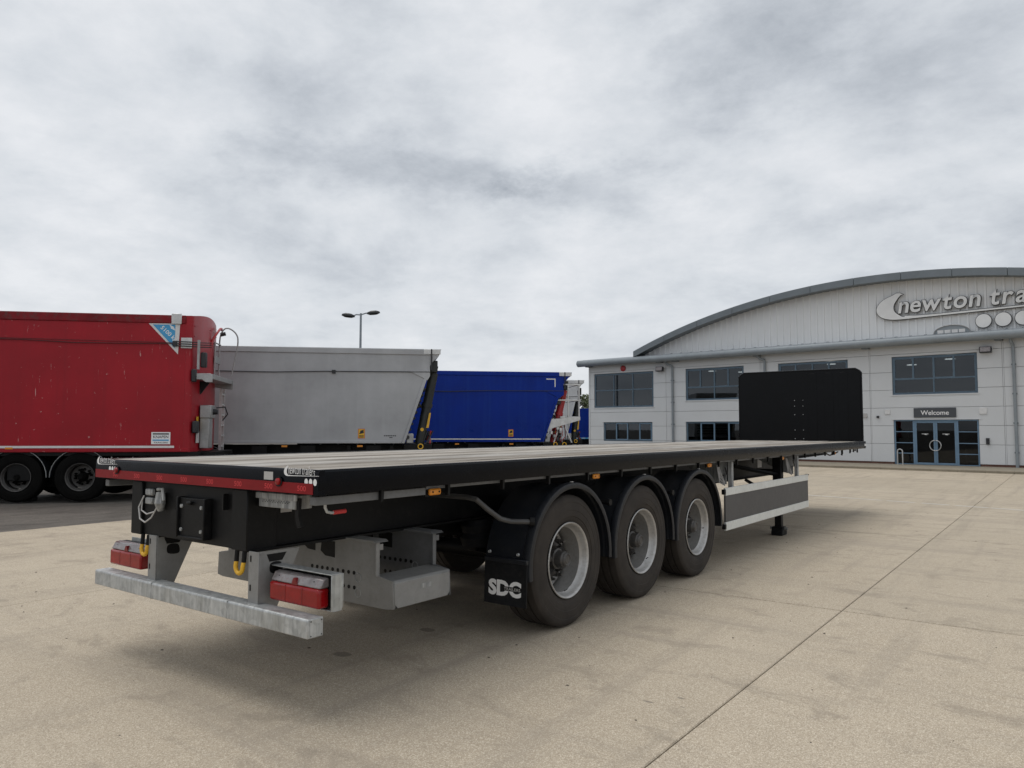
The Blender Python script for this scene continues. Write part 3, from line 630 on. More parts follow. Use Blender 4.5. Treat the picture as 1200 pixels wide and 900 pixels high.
# wheels, axles, suspension, fenders
WY = (2.61, 3.925, 5.245); WR = .535
wproto = make_wheel(T, (1.238, WY[0], WR))
for i, y in enumerate(WY):
    for s in (1, -1):
        if i == 0 and s == 1: continue
        w = dup(wproto, T, (s * 1.238, y, WR)); w.rotation_euler = (random.uniform(0, 6) if s > 0 else 0, 0, 0 if s > 0 else math.pi)
        if s > 0: w.rotation_euler = (i * .7, 0, 0)
    ax = MB().cyl((-.98, y, WR), (.98, y, WR), .075, .075, 16)
    for s in (1, -1): ax.lathe_x([(s * .80, 0), (s * .80, .20), (s * .97, .21), (s * .97, 0)], 24, (0, y, WR))
    ax.build('axle', 'black_chassis', T, fixn=True)
    for s in (1, -1):
        ab = MB(); pr = [(.0, .62), (.13, .63), (.15, .70), (.13, .74), (.145, .80), (.12, .85), (.0, .86)]
        n = 20; vs_ = []; fs_ = []
        for (r, z) in pr: vs_ += [(s * .53 + r * math.cos(2 * math.pi * k / n), y - .33 + r * math.sin(2 * math.pi * k / n), z) for k in range(n)]
        for q in range(len(pr) - 1): fs_ += [(q * n + k, q * n + (k + 1) % n, (q + 1) * n + (k + 1) % n, (q + 1) * n + k) for k in range(n)]
        ab.add(vs_, fs_).build('air_bag', 'flap', T)
        MB().prism([(y - .42, .60), (y + .1, .47), (y + .62, .58), (y + .62, .66), (y + .1, .60), (y - .42, .63)], 'x', s * .53 - .05, s * .53 + .05).build('trailing_arm', 'black_chassis', T)
        MB().prism([(y + .5, .54), (y + .72, .54), (y + .78, .87), (y + .44, .87)], 'x', s * .53 - .07, s * .53 + .07).build('hanger', 'black_chassis', T)
        # fender: half-round shell with a rolled outer lip
        f = MB(); N = 30; a0, a1 = R(-5), R(187)
        pro = [(.84, .615), (1.20, .615), (1.215, .632), (1.245, .636), (1.27, .628), (1.275, .600), (1.270, .585), (1.262, .60), (1.245, .622), (1.21, .622), (1.20, .605), (.84, .605)]
        vs_ = []; m_ = len(pro)
        for k in range(N + 1):
            a = a0 + (a1 - a0) * k / N
            vs_ += [(s * px, y + .003 - r * math.cos(a) * -1, WR + r * math.sin(a)) for px, r in pro]
        fs_ = [(k * m_ + q, k * m_ + (q + 1) % m_, (k + 1) * m_ + (q + 1) % m_, (k + 1) * m_ + q) for k in range(N) for q in range(m_)] + [tuple(range(m_)), tuple(range(N * m_, N * m_ + m_))]
        fd = f.add(vs_, fs_).build('fender', 'fender', T, fixn=True, ang=40)
        MB().box(s * 1.24, s * 1.262, y - .012, y + .012, WR + .634, WR + .640).build('fender_clip', 'label', fd)
        if i < 2: MB().tube([(s * .6, y + .655, WR + .42), (s * 1.20, y + .655, WR + .42), (s * 1.235, y + .655, WR + .42)], [.02, .02, .02], 10).build('fender_stay', 'black_chassis', fd)
        if i < 2: MB().cyl((s * 1.225, y + .655, WR + .42), (s * 1.25, y + .655, WR + .42), .032, .028, 10).build('stay_clamp', 'black_chassis', fd)
        if i == 0:
            st = MB().tube([(s * .60, 1.63, 1.10), (s * .95, 1.63, 1.10), (s * 1.02, 1.66, 1.085), (s * 1.06, 1.74, 1.01), (s * 1.09, 1.86, .93), (s * 1.13, 1.94, .905), (s * 1.25, 2.05, .90)], .020, 10).build('fender_stay', 'stay', fd)
            MB().cyl((s * 1.235, 2.035, .902), (s * 1.26, 2.062, .90), .034, .034, 10).build('stay_clamp', 'black_chassis', fd)
            fl = MB().prism([(1.965, .60), (1.978, .60), (1.965, .27), (1.952, .27)], 'x', s * .86, s * 1.262).build('mudflap', 'flap', fd, bevel=.002)
            MB().box(s * .86, s * 1.265, 1.955, 1.986, .585, .62).build('flap_clamp', 'fender', fl, bevel=.004)
            for xx in (.92, 1.19): MB().cyl((s * xx, 1.955, .66), (s * xx, 1.94, .66), .013, .010, 8).build('bolt', 'galv', fl)
            cx_ = s * 1.06
            b = MB(); v, ff = text2d('SDC', 1.0, .05, 0); b.add(*sheet(fit2d(v, -.155, .155, -.06, .06), ff, (cx_, 1.9555, .395), (1, 0, 0), (0, .038, 1), .0))
            b.build('flap_logo', 'white', fl)
            b = MB(); b.add(*sheet([(-.01, -.016), (.15, -.016), (.15, .016), (-.01, .016)], [(0, 1, 2, 3)], (cx_, 1.9543, .395), (1, 0, 0), (0, .038, 1))).build('logo_bar', 'flap', fl)
            b = MB(); v, ff = text2d('TRAILERS', 1.0, .012, 0); b.add(*sheet(fit2d(v, -.005, .148, -.011, .011), ff, (cx_, 1.9532, .395), (1, 0, 0), (0, .038, 1))).build('logo_text', 'label', fl)
# brake chambers, reservoirs and pipes under the bed
for s in (1, -1):
    MB().cyl((s * .18, 1.75, .80), (s * .18, 2.5, .80), .12, .12, 20).build('air_tank', 'black_chassis', T, ang=50)
    MB().tube([(s * .44, .3, 1.02), (s * .42, 3.0, 1.0), (s * .44, 9.0, 1.02)], .015, 6).build('air_pipe', 'black_chassis', T)
for y in (6.3, 7.6, 9.0, 10.4): MB().box(-.52, .52, y - .04, y + .04, .95, 1.19).build('crossmember', 'black_chassis', T)
# side guards
for s in (1, -1):
    sg = MB().box(s * 1.205, s * 1.225, 6.10, 9.62, .502, .812).build('side_guard', 'sidepanel', T)
    for z0, z1 in ((.40, .500), (.814, .905)):
        MB().box(s * 1.202, s * 1.232, 6.10, 9.62, z0, z1).build('guard_strip', 'sidestrip', sg, bevel=.004)
    for z in (.42, .83): MB().box(s * 1.195, s * 1.236, 6.05, 6.098, z, z + .06).build('end_cap', 'black_chassis', sg, bevel=.005)
    MB().box(s * 1.19, s * 1.236, 9.622, 9.64, .89, .908).build('end_cap', 'black_chassis', sg)
    for y in (6.42, 9.2):
        p_ = MB().box(s * 1.15, s * 1.20, y - .03, y + .03, .42, 1.21); p_.prism([(s * .60, 1.20), (s * 1.14, 1.20), (s * 1.14, .93), (s * 1.0, .95), (s * .62, 1.13)], 'y', y - .05, y - .042)
        po = p_.build('guard_post', 'galv_dark', T, bevel=.003)
        for k in range(4): MB().tube([(s * 1.06, y - .1 - .02 * k, 1.17), (s * 1.10, y - .12 - .02 * k, 1.05 - .03 * k), (s * 1.12, y - .06, .95 - .01 * k)], .007, 6).build('strap', 'label', po)
        MB().tube([(s * 1.19, y - .22, 1.15), (s * 1.2, y - .20, 1.06), (s * 1.2, y - .32, 1.055)], .008, 6).build('handle', 'black_chassis', po)
# landing legs
for s in (1, -1):
    y = 9.08
    lg = MB().box(s * .93 - .065, s * .93 + .065, y - .065, y + .065, .42, 1.235); lg = lg.build('landing_leg', 'black_chassis', T, bevel=.01)
    MB().box(s * .93 - .05, s * .93 + .05, y - .05, y + .05, .12, .42).build('inner_leg', 'black_chassis', lg, bevel=.006)
    fo = MB().prism([(y - .12, .0), (y + .12, .0), (y + .12, .045), (y + .075, .13), (y - .075, .13), (y - .12, .045)], 'x', s * .93 - .085, s * .93 + .085).build('foot', 'black_chassis', lg, bevel=.008)
    MB().cyl((s * .93 - .13, y, .10), (s * .93 + .13, y, .10), .022, .022, 10).build('foot_pin', 'galv_dark', fo)
    MB().tube([(s * .93, y - .06, .92), (s * .75, y - .75, 1.02), (s * .6, y - 1.0, 1.08)], .03, 8).build('leg_brace', 'black_chassis', lg)
    MB().tube([(s * .93, y - .07, .55), (s * .6, y - .5, .85)], .025, 8).build('leg_brace', 'black_chassis', lg)
MB().cyl((-.9, 9.08, .98), (.9, 9.08, .98), .02, .02, 8).build('cross_shaft', 'black_chassis', T)
MB().prism([(10.9, 1.225), (13.45, 1.225), (13.45, 1.14), (11.2, 1.12)], 'x', -.5, .5).build('king_pin_plate', 'black_chassis', T)
for y, dz in ((11.6, .07), (12.3, .10), (13.0, .05), (13.25, .06), (13.4, .04)):
    MB().tube([(1.12, y, 1.236), (1.12, y, 1.236 - dz * .6), (1.12, y + .02, 1.236 - dz), (1.1, y + .05, 1.236 - dz * .9)], .013, 6).build('hanging_hook', 'black_chassis', T)
MB().tube([(1.1, 11.2, 1.20), (1.1, 11.5, 1.15), (1.1, 11.8, 1.165), (1.1, 12.1, 1.20)], .012, 6).build('hanging_hose', 'black_chassis', T)
MB().box(1.2752, 1.277, 13.50, 13.60, 1.285, 1.33).build('front_sticker', 'white', T)

# ------------------------------------------------------------------ parked bulk trailers (local: x along the trailer to its front, y into the depth, z up; near side at y = 0)
AZ = R(46)
def warn_sticker(parent, x, z, w=.19, h=.27, y=-.004):
    a = MB().box(x, x + w, y, y + .003, z, z + h).build('warning_sticker', 'red_grip', parent)
    MB().box(x + .012, x + w - .012, y - .0015, y, z + .012, z + h - .012).build('sticker_field', 'yellow', a)
    b = MB().prism([(x + .03, z + .12), (x + w - .03, z + .15), (x + w - .04, z + h - .03), (x + .07, z + h - .05)], 'y', y - .003, y - .0016)
    for q in (.03, .065): b.box(x + .03, x + w - .03, y - .003, y - .0016, z + q, z + q + .02)
    b.build('sticker_print', 'black_print', a)
def bogie(P, xs_, y0=0.0, width=2.5):
    first = None
    for x in xs_:
        for side in (0, 1):
            if first is None:
                w = make_wheel(P, (x, y0, WR), mats=('tyre_shaded', 'hub', 'tyre_shaded')); w.rotation_euler = (0, 0, R(-90)); first = w  # rims and hubs take darker materials too, shade under the body painted in
            else:
                w = dup(first, P, (x, y0 if side == 0 else y0 + width, WR)); w.rotation_euler = (0, 0, R(-90) if side == 0 else R(90))
        MB().cyl((x, .3, WR), (x, width - .3, WR), .07, .07, 12).build('axle', 'black_chassis', P)
        for yy in (y0, y0 + width - .38):
            f = MB(); N = 16; vs_ = []
            for k in range(N + 1):
                a = math.pi * k / N
                for r in (.60, .612): vs_ += [(x - r * math.cos(a), yy, WR + r * math.sin(a)), (x - r * math.cos(a), yy + .38, WR + r * math.sin(a))]
            fs_ = []
            for k in range(N):
                q, r_ = k * 4, k * 4 + 4
                fs_ += [(q, q + 1, r_ + 1, r_), (q + 2, r_ + 2, r_ + 3, q + 3), (q, r_, r_ + 2, q + 2), (q + 1, q + 3, r_ + 3, r_ + 1)]
            f.add(vs_, fs_).build('fender', 'fender', P, fixn=True)
            f2 = MB(); f2.tube([(x - .615 * math.cos(math.pi * k / 16), yy - .003, WR + .615 * math.sin(math.pi * k / 16)) for k in range(17)], .007, 6); f2.build('fender_trim', 'galv_dark', P)
def chassis(P, x0, x1, zb=.75, zt=1.1):
    for y in (.75, 1.75): MB().box(x0, x1, y - .07, y + .07, zb, zt).build('chassis_beam', 'black_chassis', P)
    for x in [x0 + .4 + k * 1.2 for k in range(int((x1 - x0 - .4) / 1.2) + 1)]: MB().box(x - .05, x + .05, .2, 2.3, zt - .14, zt - .002).build('crossmember', 'black_chassis', P)
def legs(P, x, mt='black_chassis'):
    for y in (.35, 2.1):
        MB().box(x - .06, x + .06, y - .06, y + .06, .10, 1.05).build('landing_leg', mt, P, bevel=.008)
        MB().box(x - .14, x + .14, y - .1, y + .1, .0, .10).build('leg_foot', mt, P, bevel=.01)

# red walking-floor trailer
RT = thing('bulk_trailer', 'scratched dark red bulk trailer with a blue triangle sticker and front gantry', 'trailer', (-12.93, 4.96, 0), AZ)
rw = 2.5; xf = 2.27; x_back = -11.2
body = MB(); N = 10
sec = [(0, 1.08), (0, 4.16)] + [(rw * k / 12, 4.16 + .13 * math.sin(math.pi * k / 12)) for k in range(1, 12)] + [(rw, 4.16), (rw, 1.08)]
body.prism([(a, b) for a, b in sec], 'x', x_back, xf - .14)
body = body.build('body', 'red_body', RT)
# rounded front bulkhead
fr = MB(); pts = []
plan = [(xf - .138, 0.0), (xf - .10, .006), (xf - .05, .03), (xf - .012, .08), (xf + .0, .16)]
plan = plan + [(xf + .10 * math.sin(math.pi * q / rw), q) for q in (.4, .65, .9, 1.1, 1.25, 1.4, 1.6, 1.85, 2.1)] + [(a, rw - b) for a, b in plan[::-1]]
def ztop(y): return 4.16 + .13 * math.sin(math.pi * min(1, max(0, y / rw)))
vs_ = [(a, b, 1.08) for a, b in plan] + [(a, b, ztop(b)) for a, b in plan]; n = len(plan)
fr.add(vs_, [(i, i + 1, n + i + 1, n + i) for i in range(n - 1)] + [tuple(range(n, 2 * n)), tuple(range(n))[::-1]])
bulk = fr.build('bulkhead', 'red_end', RT, fixn=True, ang=40)
for z in (3.95, 3.72): MB().tube([(xf + .004, .16, z), (xf + .10, 1.25, z + .05), (xf + .004, 2.34, z)], .012, 6).build('bulkhead_rib', 'red_end', bulk)
for y in (.55, 1.95): MB().box(xf + .02, xf + .06, y - .06, y + .06, 1.1, 3.6).build('bulkhead_post', 'red_end', bulk, bevel=.01)
MB().box(x_back, xf - .14, -.028, -.001, 3.98, 4.165).build('top_rail', 'red_grime', RT, bevel=.012)
MB().box(x_back, xf - .02, -.02, -.001, 1.085, 1.165).build('bottom_rail', 'red_body', RT, bevel=.008)
MB().box(x_back, 1.95, -.026, -.0215, 1.172, 1.222).build('reflective_strip', 'strip_white', RT)
MB().tube([(x_back, -.03, 3.6), (-2.4, -.035, 3.56), (-1.2, -.035, 3.545), (-.2, -.035, 3.50), (.8, -.035, 3.505), (1.9, -.035, 3.52)], .010, 6).build('tarp_cord', 'cord', RT)
MB().tube([(x_back, -.03, 3.60), (-1.5, -.034, 3.575), (.5, -.034, 3.55), (1.95, -.034, 3.54)], .006, 6).build('tarp_cord', 'cord', RT)
b = MB().prism([(1.33, 3.97), (2.0, 3.975), (1.97, 3.28)], 'y', -.006, -.002).build('triangle_border', 'strip_white', RT)
MB().prism([(1.42, 3.945), (1.90, 3.95), (1.895, 3.42)], 'y', -.009, -.0065).build('triangle_field', 'sign_blue', b)
v, f = text2d('5100 kg', 1.0, .012, 0); a = R(-43)
MB().add(*sheet(fit2d(v, 0, .44, 0, .115), f, (1.56, -.0105, 3.845), (math.cos(a), 0, math.sin(a)), (-math.sin(a), 0, math.cos(a)))).build('weight_print', 'white', b)
b2 = MB()
for q in range(3): b2.add(*sheet([(0, 0), (.10, 0), (.10, .018), (0, .018)], [(0, 1, 2, 3)], (1.775 + q * .014, -.0105, 3.925 - q * .03), (math.cos(a * .6), 0, math.sin(a * .6)), (-math.sin(a * .6), 0, math.cos(a * .6))))
b2.build('small_print', 'white', b)
pl = MB().box(1.46, 1.86, -.006, -.002, 1.255, 1.525).build('maker_plate', 'white', RT)
v, f = text2d('KNAPEN', 1.0, .012, 0); MB().add(*sheet(fit2d(v, .04, .36, 0, .06), f, (1.46, -.0075, 1.39), (1, 0, 0), (0, 0, 1))).build('plate_text', 'black_print', pl)
v, f = text2d('TRAILERS', 1.0, .012, 0); MB().add(*sheet(fit2d(v, .05, .35, 0, .03), f, (1.46, -.0075, 1.275), (1, 0, 0), (0, 0, 1))).build('plate_text', 'black_print', pl)
MB().box(1.49, 1.83, -.0085, -.0062, 1.33, 1.36).build('plate_band', 'sign_blue', pl); MB().box(1.49, 1.83, -.0085, -.0062, 1.47, 1.50).build('plate_band', 'black_print', pl)
MB().box(1.82, 2.04, -.05, -.029, 3.96, 4.20).build('tarp_clamp', 'alu_light', RT, bevel=.012)
MB().box(2.03, 2.265, -.012, -.004, 3.42, 3.66).build('corner_patch', 'alu_light', RT, bevel=.004)
for k in range(3): MB().tube([(1.9, -.04, 3.47 + k * .05), (2.2, -.06, 3.46 + k * .05), (2.42, .10, 3.46 + k * .05), (2.62, .3, 3.48 + k * .05)], .012, 6).build('tension_cord', 'black_print', RT)
MB().box(1.86, 1.96, -.06, -.03, 3.45, 3.58).build('cord_block', 'black_print', RT, bevel=.01)
mp = MB().box(xf + .10, xf + .15, .05, .10, 2.95, 3.62).build('cord_mast', 'alu', RT)
MB().box(xf + .15, xf + .28, .12, .26, 3.0, 3.35).build('winch_box', 'black_print', RT, bevel=.02)
MB().box(xf - .01, xf + .10, .0, .09, 2.66, 2.95).build('winch_box', 'black_print', RT, bevel=.02)
MB().box(x_back + 1.2 + 8.5, x_back + 1.35 + 8.5, -.028, -.022, 1.15, 1.19).build('side_marker', 'amber', RT)
# gantry platform across the bulkhead with a hoop rail and ladder at the far side
gt = MB().prism([(xf + .0, 2.86), (xf + .40, 2.86), (xf + .44, 2.80), (xf + .44, 2.66), (xf + .30, 2.66), (xf + .22, 2.72), (xf, 2.72)], 'y', .04, .10).build('gantry_platform', 'alu', RT, bevel=.006)
MB().box(xf + .07, xf + .43, .101, 2.35, 2.74, 2.85).build('gantry_deck', 'alu', gt, bevel=.006)
MB().prism([(xf + .0, 2.86), (xf + .44, 2.86), (xf + .44, 2.60), (xf, 2.66)], 'y', 2.36, 2.42).build('gantry_bracket', 'alu', gt)
MB().prism([(xf + .06, 2.71), (xf + .30, 2.71), (xf + .08, 2.40)], 'y', .5, .56).build('gantry_bracket', 'black_chassis', gt)
hy = 2.30
MB().tube(smooth_poly([(xf + .12, hy, 2.85), (xf + .10, hy, 3.5), (xf + .11, hy, 3.95), (xf + .20, hy, 4.16), (xf + .34, hy, 4.18), (xf + .50, hy, 4.05), (xf + .55, hy, 3.85), (xf + .50, hy, 3.45), (xf + .36, hy, 2.85)], 4)[:-4], .019, 8).build('hoop_rail', 'alu', gt)
MB().tube([(xf + .12, 1.7, 2.85), (xf + .12, 1.7, 3.75), (xf + .12, 2.30, 3.75)], .022, 8).build('cross_rail', 'alu', gt)
MB().box(xf + .10, xf + .13, 1.7, 2.3, 3.25, 3.42).build('cross_plate', 'alu', gt)
MB().tube(smooth_poly([(xf + .06, 1.35, 3.40), (xf + .12, 1.4, 3.75), (xf + .2, 1.6, 4.0), (xf + .2, 1.9, 4.12), (xf + .14, 2.2, 4.08)], 5)[:-5], .03, 8).build('air_hose', 'ram_red', gt)
MB().tube([(xf + .12, 2.3, 4.02), (xf + .24, 2.3, 4.05)], .05, 8).build('work_lamp', 'black_print', gt)
ld = MB()
for y in (1.98, 2.3): ld.box(xf + .20, xf + .26, y - .02, y + .02, 1.02, 2.62)
ld = ld.build('ladder', 'alu_light', RT)
for k in range(6): MB().box(xf + .19, xf + .27, 2.0, 2.28, 1.15 + k * .26, 1.185 + k * .26).build('rung', 'alu_light', ld)
cb = MB().box(xf + .09, xf + .30, .50, .85, 1.15, 2.05); cb.build('side_cabinet', 'alu', RT, bevel=.012)
MB().box(xf + .09, xf + .34, .46, .92, 1.85, 2.15).build('control_box', 'alu', RT, bevel=.015)
MB().cyl((xf + .34, .7, 2.0), (xf + .44, .7, 2.0), .07, .06, 12).build('control_knob', 'black_print', RT)
MB().tube([(xf + .36, .9, 2.1), (xf + .55, .95, 2.12), (xf + .6, 1.0, 1.95), (xf + .5, .95, 1.8)], .018, 6).build('air_hose', 'black_print', RT)
MB().box(xf + .02, xf + .14, .06, .28, 1.50, 1.78).build('junction_box', 'black_print', RT, bevel=.03, seg=2)
MB().box(xf + .06, xf + .07, .30, .46, 1.60, 1.88).build('instruction_label', 'yellow', RT); MB().box(xf + .06, xf + .10, .30, .44, 1.28, 1.55).build('document_tube', 'alu_light', RT)
MB().box(xf + .05, xf + .5, .3, 2.2, .98, 1.07).build('front_step', 'black_chassis', RT)
MB().box(x_back, xf + .2, .05, 2.45, 1.0, 1.078).build('floor_frame', 'black_chassis', RT)
chassis(RT, x_back, xf - .2, .62, .998); bogie(RT, (-3.9, -2.6, -1.29, 0.0)[1:], .02, 2.46); legs(RT, -1.15)
MB().box(-4.6, 2.0, .42, .44, .30, 1.0).build('dark_backing_panel', 'tyre_shaded', RT)  # black sheet added behind the wheels to deepen the shade under the body
MB().box(-1.5, -1.0, .08, .5, .45, .95).build('tool_box', 'black_chassis', RT, bevel=.02); MB().box(.95, 2.0, .1, .6, .5, .95).build('tool_box', 'black_chassis', RT, bevel=.02)
MB().tube([(.75, .08, .96), (.76, .08, .72), (.82, .08, .66)], .015, 6).build('valve_lever', 'alu', RT)
ry_ = MB()
ry_.tube([(1.02, .06, .66), (1.02, .06, .9), (1.08, .06, .96)], .02, 6).build('pipe_hanger', 'alu_light', RT)

def tipper(label, loc, bm_, prof, x_back, seamz, ramc, gantry, group=None, w=2.5, sticker=None, strip=False, frame='alu'):
    P = thing('tipper_trailer', label, 'trailer', loc, AZ, group)
    tl, tr_, n1_, n2_, kn_, br_ = prof        # top front tip, under lip, neck, knee, bottom front  (x, z)
    poly = [(x_back, prof[5][1]), prof[5], prof[4], prof[3], prof[2], (prof[2][0] + .06, prof[2][1] + .10), ((prof[2][0] * .4 + prof[1][0] * .6), prof[1][1] - .10), prof[1], prof[0], (x_back, prof[0][1] - .02)]
    body = MB().prism(poly, 'y', 0, w).build('body', bm_, P)
    zt = prof[0][1]
    MB().box(x_back, prof[0][0] - .35, -.03, -.001, zt - .17, zt - .012).build('top_rail', bm_, P, bevel=.012)
    MB().box(prof[0][0] - .50, prof[0][0] - .02, -.034, -.0005, zt - .15, zt - .006).build('corner_cap', 'alu_light', P, bevel=.006)
    MB().box(prof[0][0] - .30, prof[0][0] - .26, -.045, -.035, zt - .6, zt).build('tarp_strap', 'black_print', P)
    MB().tube([(x_back, -.022, seamz + .02), (x_back + 3, -.024, seamz), (x_back + 5.5, -.024, seamz - .02), ((x_back + prof[3][0]) / 2 + 2, -.024, seamz + .02), (prof[2][0], -.024, seamz + .04)], .013, 6).build('tarp_cord', 'black_print', P)
    MB().box(x_back, prof[5][0] - .02, -.018, -.0005, prof[5][1] + .004, prof[5][1] + .075).build('bottom_rail', bm_, P, bevel=.006)
    if strip: MB().box(x_back, prof[5][0] - .06, -.023, -.0185, prof[5][1] + .09, prof[5][1] + .13).build('reflective_strip', 'strip_white', P)
    # folded edge post along the raked front
    d = Vector((prof[4][0] - prof[5][0], prof[4][1] - prof[5][1])); 
    MB().prism([(prof[5][0] - .02, prof[5][1]), (prof[5][0] + .07, prof[5][1] - .001), (prof[4][0] + .07, prof[4][1]), (prof[4][0] - .02, prof[4][1])], 'y', -.03, .10).build('front_post', bm_, P, bevel=.01)
    for k in range(9):
        t_ = .12 + k * .09; x = prof[5][0] + d.x * t_ + .06; z = prof[5][1] + d.y * t_
        MB().box(x, x + .07, .11, w - .15, z - .035, z + .035).build('front_rib', 'ram_dark', P, bevel=.008)
    MB().prism([(prof[4][0] - .45, prof[4][1] + .22), (prof[3][0], prof[3][1] + .12), (prof[3][0], prof[3][1] - .06), (prof[4][0] + .08, prof[4][1] - .05)], 'y', -.026, -.0005).build('neck_gusset', bm_, P, bevel=.004)
    # hydraulic ram
    xr = prof[2][0] + .14; zr = prof[2][1] - .10; xb = prof[5][0] + .50; zb_ = prof[5][1] - .03
    yc = .38
    def lerp(t): return (xb + (xr - xb) * t, yc, zb_ + (zr - zb_) * t)
    rm = MB().cyl(lerp(0), lerp(.96), .135, .135, 20).build('ram', ramc, P)
    MB().cyl(lerp(.96), lerp(1.06), .10, .10, 16).build('ram_head', 'black_print', rm); MB().cyl(lerp(.50), lerp(.55), .16, .16, 20).build('ram_collar', ramc, rm)
    c = lerp(1.02); MB().box(c[0] - .12, c[0] + .08, .1, .75, c[2] - .12, c[2] + .22).build('ram_mount', 'ram_dark', rm, bevel=.02)
    a_, b__ = lerp(.22), lerp(.42); MB().prism([(a_[0] + .10, a_[2]), (a_[0] + .17, a_[2]), (b__[0] + .15, b__[2]), (b__[0] + .10, b__[2])], 'y', .235, .245).build('warning_label', 'yellow', rm)
    MB().cyl((a_[0] - .02, .24, a_[2] - .05), (a_[0] - .02, .232, a_[2] - .05), .05, .05, 16).build('warning_disc', 'yellow', rm)
    e0, e1 = lerp(.45), (prof[5][0] + d.x * .62 + .06, yc, prof[5][1] + d.y * .62)
    MB().tube([e0, e1], .04, 8).build('ram_link', 'ram_dark', rm)
    MB().box(prof[5][0] + .05, prof[5][0] + .85, .05, w - .05, prof[5][1] - .20, prof[5][1] - .02).build('front_subframe', 'black_chassis', P, bevel=.01)
    MB().box(prof[5][0] + .12, prof[5][0] + .32, .02, .3, prof[5][1] + .0, prof[5][1] + .28).build('oil_tank', 'alu', P, bevel=.02)
    MB().cyl((prof[5][0] + .15, .02, prof[5][1] + .17), (prof[5][0] + .15, -.01, prof[5][1] + .17), .06, .06, 12).build('tank_cap', 'black_print', P)
    for k in range(4): MB().tube([(xb + .12 + .05 * k, .3 + .1 * k, zb_ + .1), (xb + .22 + .06 * k, .32 + .1 * k, zb_ + .38), (xb + .30, .35 + .1 * k, zb_ + .22), (xb + .2 + .05 * k, .3, zb_ + .02)], .028, 6).build('coupling_hose', 'black_print' if k != 2 else 'ram_red', P)
    for k in range(2 if gantry else 1):
        xk = xb + .02 + k * .35
        MB().tube([(xk + .07 * math.cos(t * .5236), .0, zb_ - .06 + .07 * math.sin(t * .5236)) for t in range(12)], .016, 6, True).build('safety_ring', 'yellow', P)
    if gantry:
        g_ = MB().prism([(prof[5][0] + .35, prof[4][1] - .85), (prof[5][0] + 1.50, prof[4][1] - .74), (prof[5][0] + 1.50, prof[4][1] - .88), (prof[5][0] + .2, prof[4][1] - 1.25)], 'y', .02, .07).build('gantry_platform', 'alu_light', P)
        gx0, gz = prof[5][0] + .28, prof[4][1] - .74
        MB().box(gx0 + .45, gx0 + 1.2, .071, w - .1, gz - .05, gz).build('gantry_deck', 'alu_light', g_)
        for xx in (gx0 + .75, gx0 + 1.18): MB().tube([(xx, .05, gz), (xx, .05, gz + 1.25)], .03, 8).build('rail_post', 'alu_light', g_)
        for zz_ in (.62, 1.22): MB().tube([(gx0 + .3, .05, gz + zz_), (gx0 + 1.24, .05, gz + zz_)], .028, 8).build('hand_rail', 'alu_light', g_); 
        for zz_ in (.62, 1.22): MB().tube([(gx0 + 1.2, .05, gz + zz_), (gx0 + 1.2, w - .1, gz + zz_)], .024, 8).build('hand_rail', 'alu_light', g_)
        MB().tube([(gx0 + .5, .1, gz - .1), (gx0 + .9, .1, gz - 1.0)], .03, 8).build('platform_strut', 'alu_light', g_); MB().tube([(gx0 + .5, .1, gz - .1), (gx0 + .2, .1, gz - 1.0)], .03, 8).build('platform_strut', 'alu_light', g_)
        for k in range(3): MB().box(gx0 - .15 + k * .22, gx0 + .05 + k * .22, .1, .5, gz + .45 + .18 * (k % 2), gz + .85 + .1 * k).build('winch_box', 'black_print', g_, bevel=.03)
        for k in range(9):
            ax_, az_ = gx0 + .05 + .12 * (k % 5), gz - .25 - .13 * (k % 4) - .3 * (k // 5)
            MB().box(ax_, ax_ + .10, .03, .2, az_, az_ + .12).build('valve_block', ('alu', 'black_print', 'alu_light')[k % 3], g_, bevel=.015)
            MB().tube([(ax_ + .05, .1, az_ + .1), (ax_ + .2, .06, az_ + .3), (ax_ + .25, .1, az_ - .2), (ax_ + .1, .12, az_ - .4)], .016, 6).build('hose', ('black_print', 'alu', 'ram_red')[k % 3], g_)
    if sticker is not None: warn_sticker(P, sticker[0], sticker[1])
    chassis(P, x_back, prof[5][0] + .5, .6, prof[5][1] - .06); bogie(P, (x_back + 1.2, x_back + 2.5, x_back + 3.8), .02, 2.46); legs(P, prof[5][0] - .9)
    for x in (prof[5][0] - 3.9, prof[5][0] - 2.6, prof[5][0] - .8): MB().box(x - .2, x + .2, .06, .12, prof[5][1] - .26, prof[5][1] - .06).build('side_bracket', 'black_chassis', P)
    MB().box(prof[5][0] - 1.25, prof[5][0] - 1.1, .0, .05, prof[5][1] - .1, prof[5][1] - .05).build('side_marker', 'amber', P); MB().box(prof[5][0] - 3.3, prof[5][0] - 3.15, .0, .05, prof[5][1] - .1, prof[5][1] - .05).build('side_marker', 'amber', P)
    return P
GT = tipper('silver grey tipper trailer with a dark front ram, parked behind the red trailer', (-11.84, 11.39, 0), 'grey_body',
       ((2.78, 3.90), (2.72, 3.72), (2.46, 3.42), (2.46, 3.18), (2.31, 3.05), (1.69, 1.20)), -7.4, 3.20, 'ram_dark', False, sticker=(.46, 1.34))
q = MB()
for k in range(7): q.box(1.18 + k * .05, 1.18 + k * .05 + .036, -.003, -.0005, 1.40, 1.43)
q.box(1.33, 1.42, -.003, -.0005, 1.355, 1.375); q.build('small_print', 'black_print', GT)
MB().box(1.75, 2.2, -.027, -.0265, 3.245, 3.25).build('bracket_edge', 'alu_light', GT)
MB().box(-.28, -.18, -.05, -.01, 3.16, 3.26).build('cord_block', 'black_print', GT)
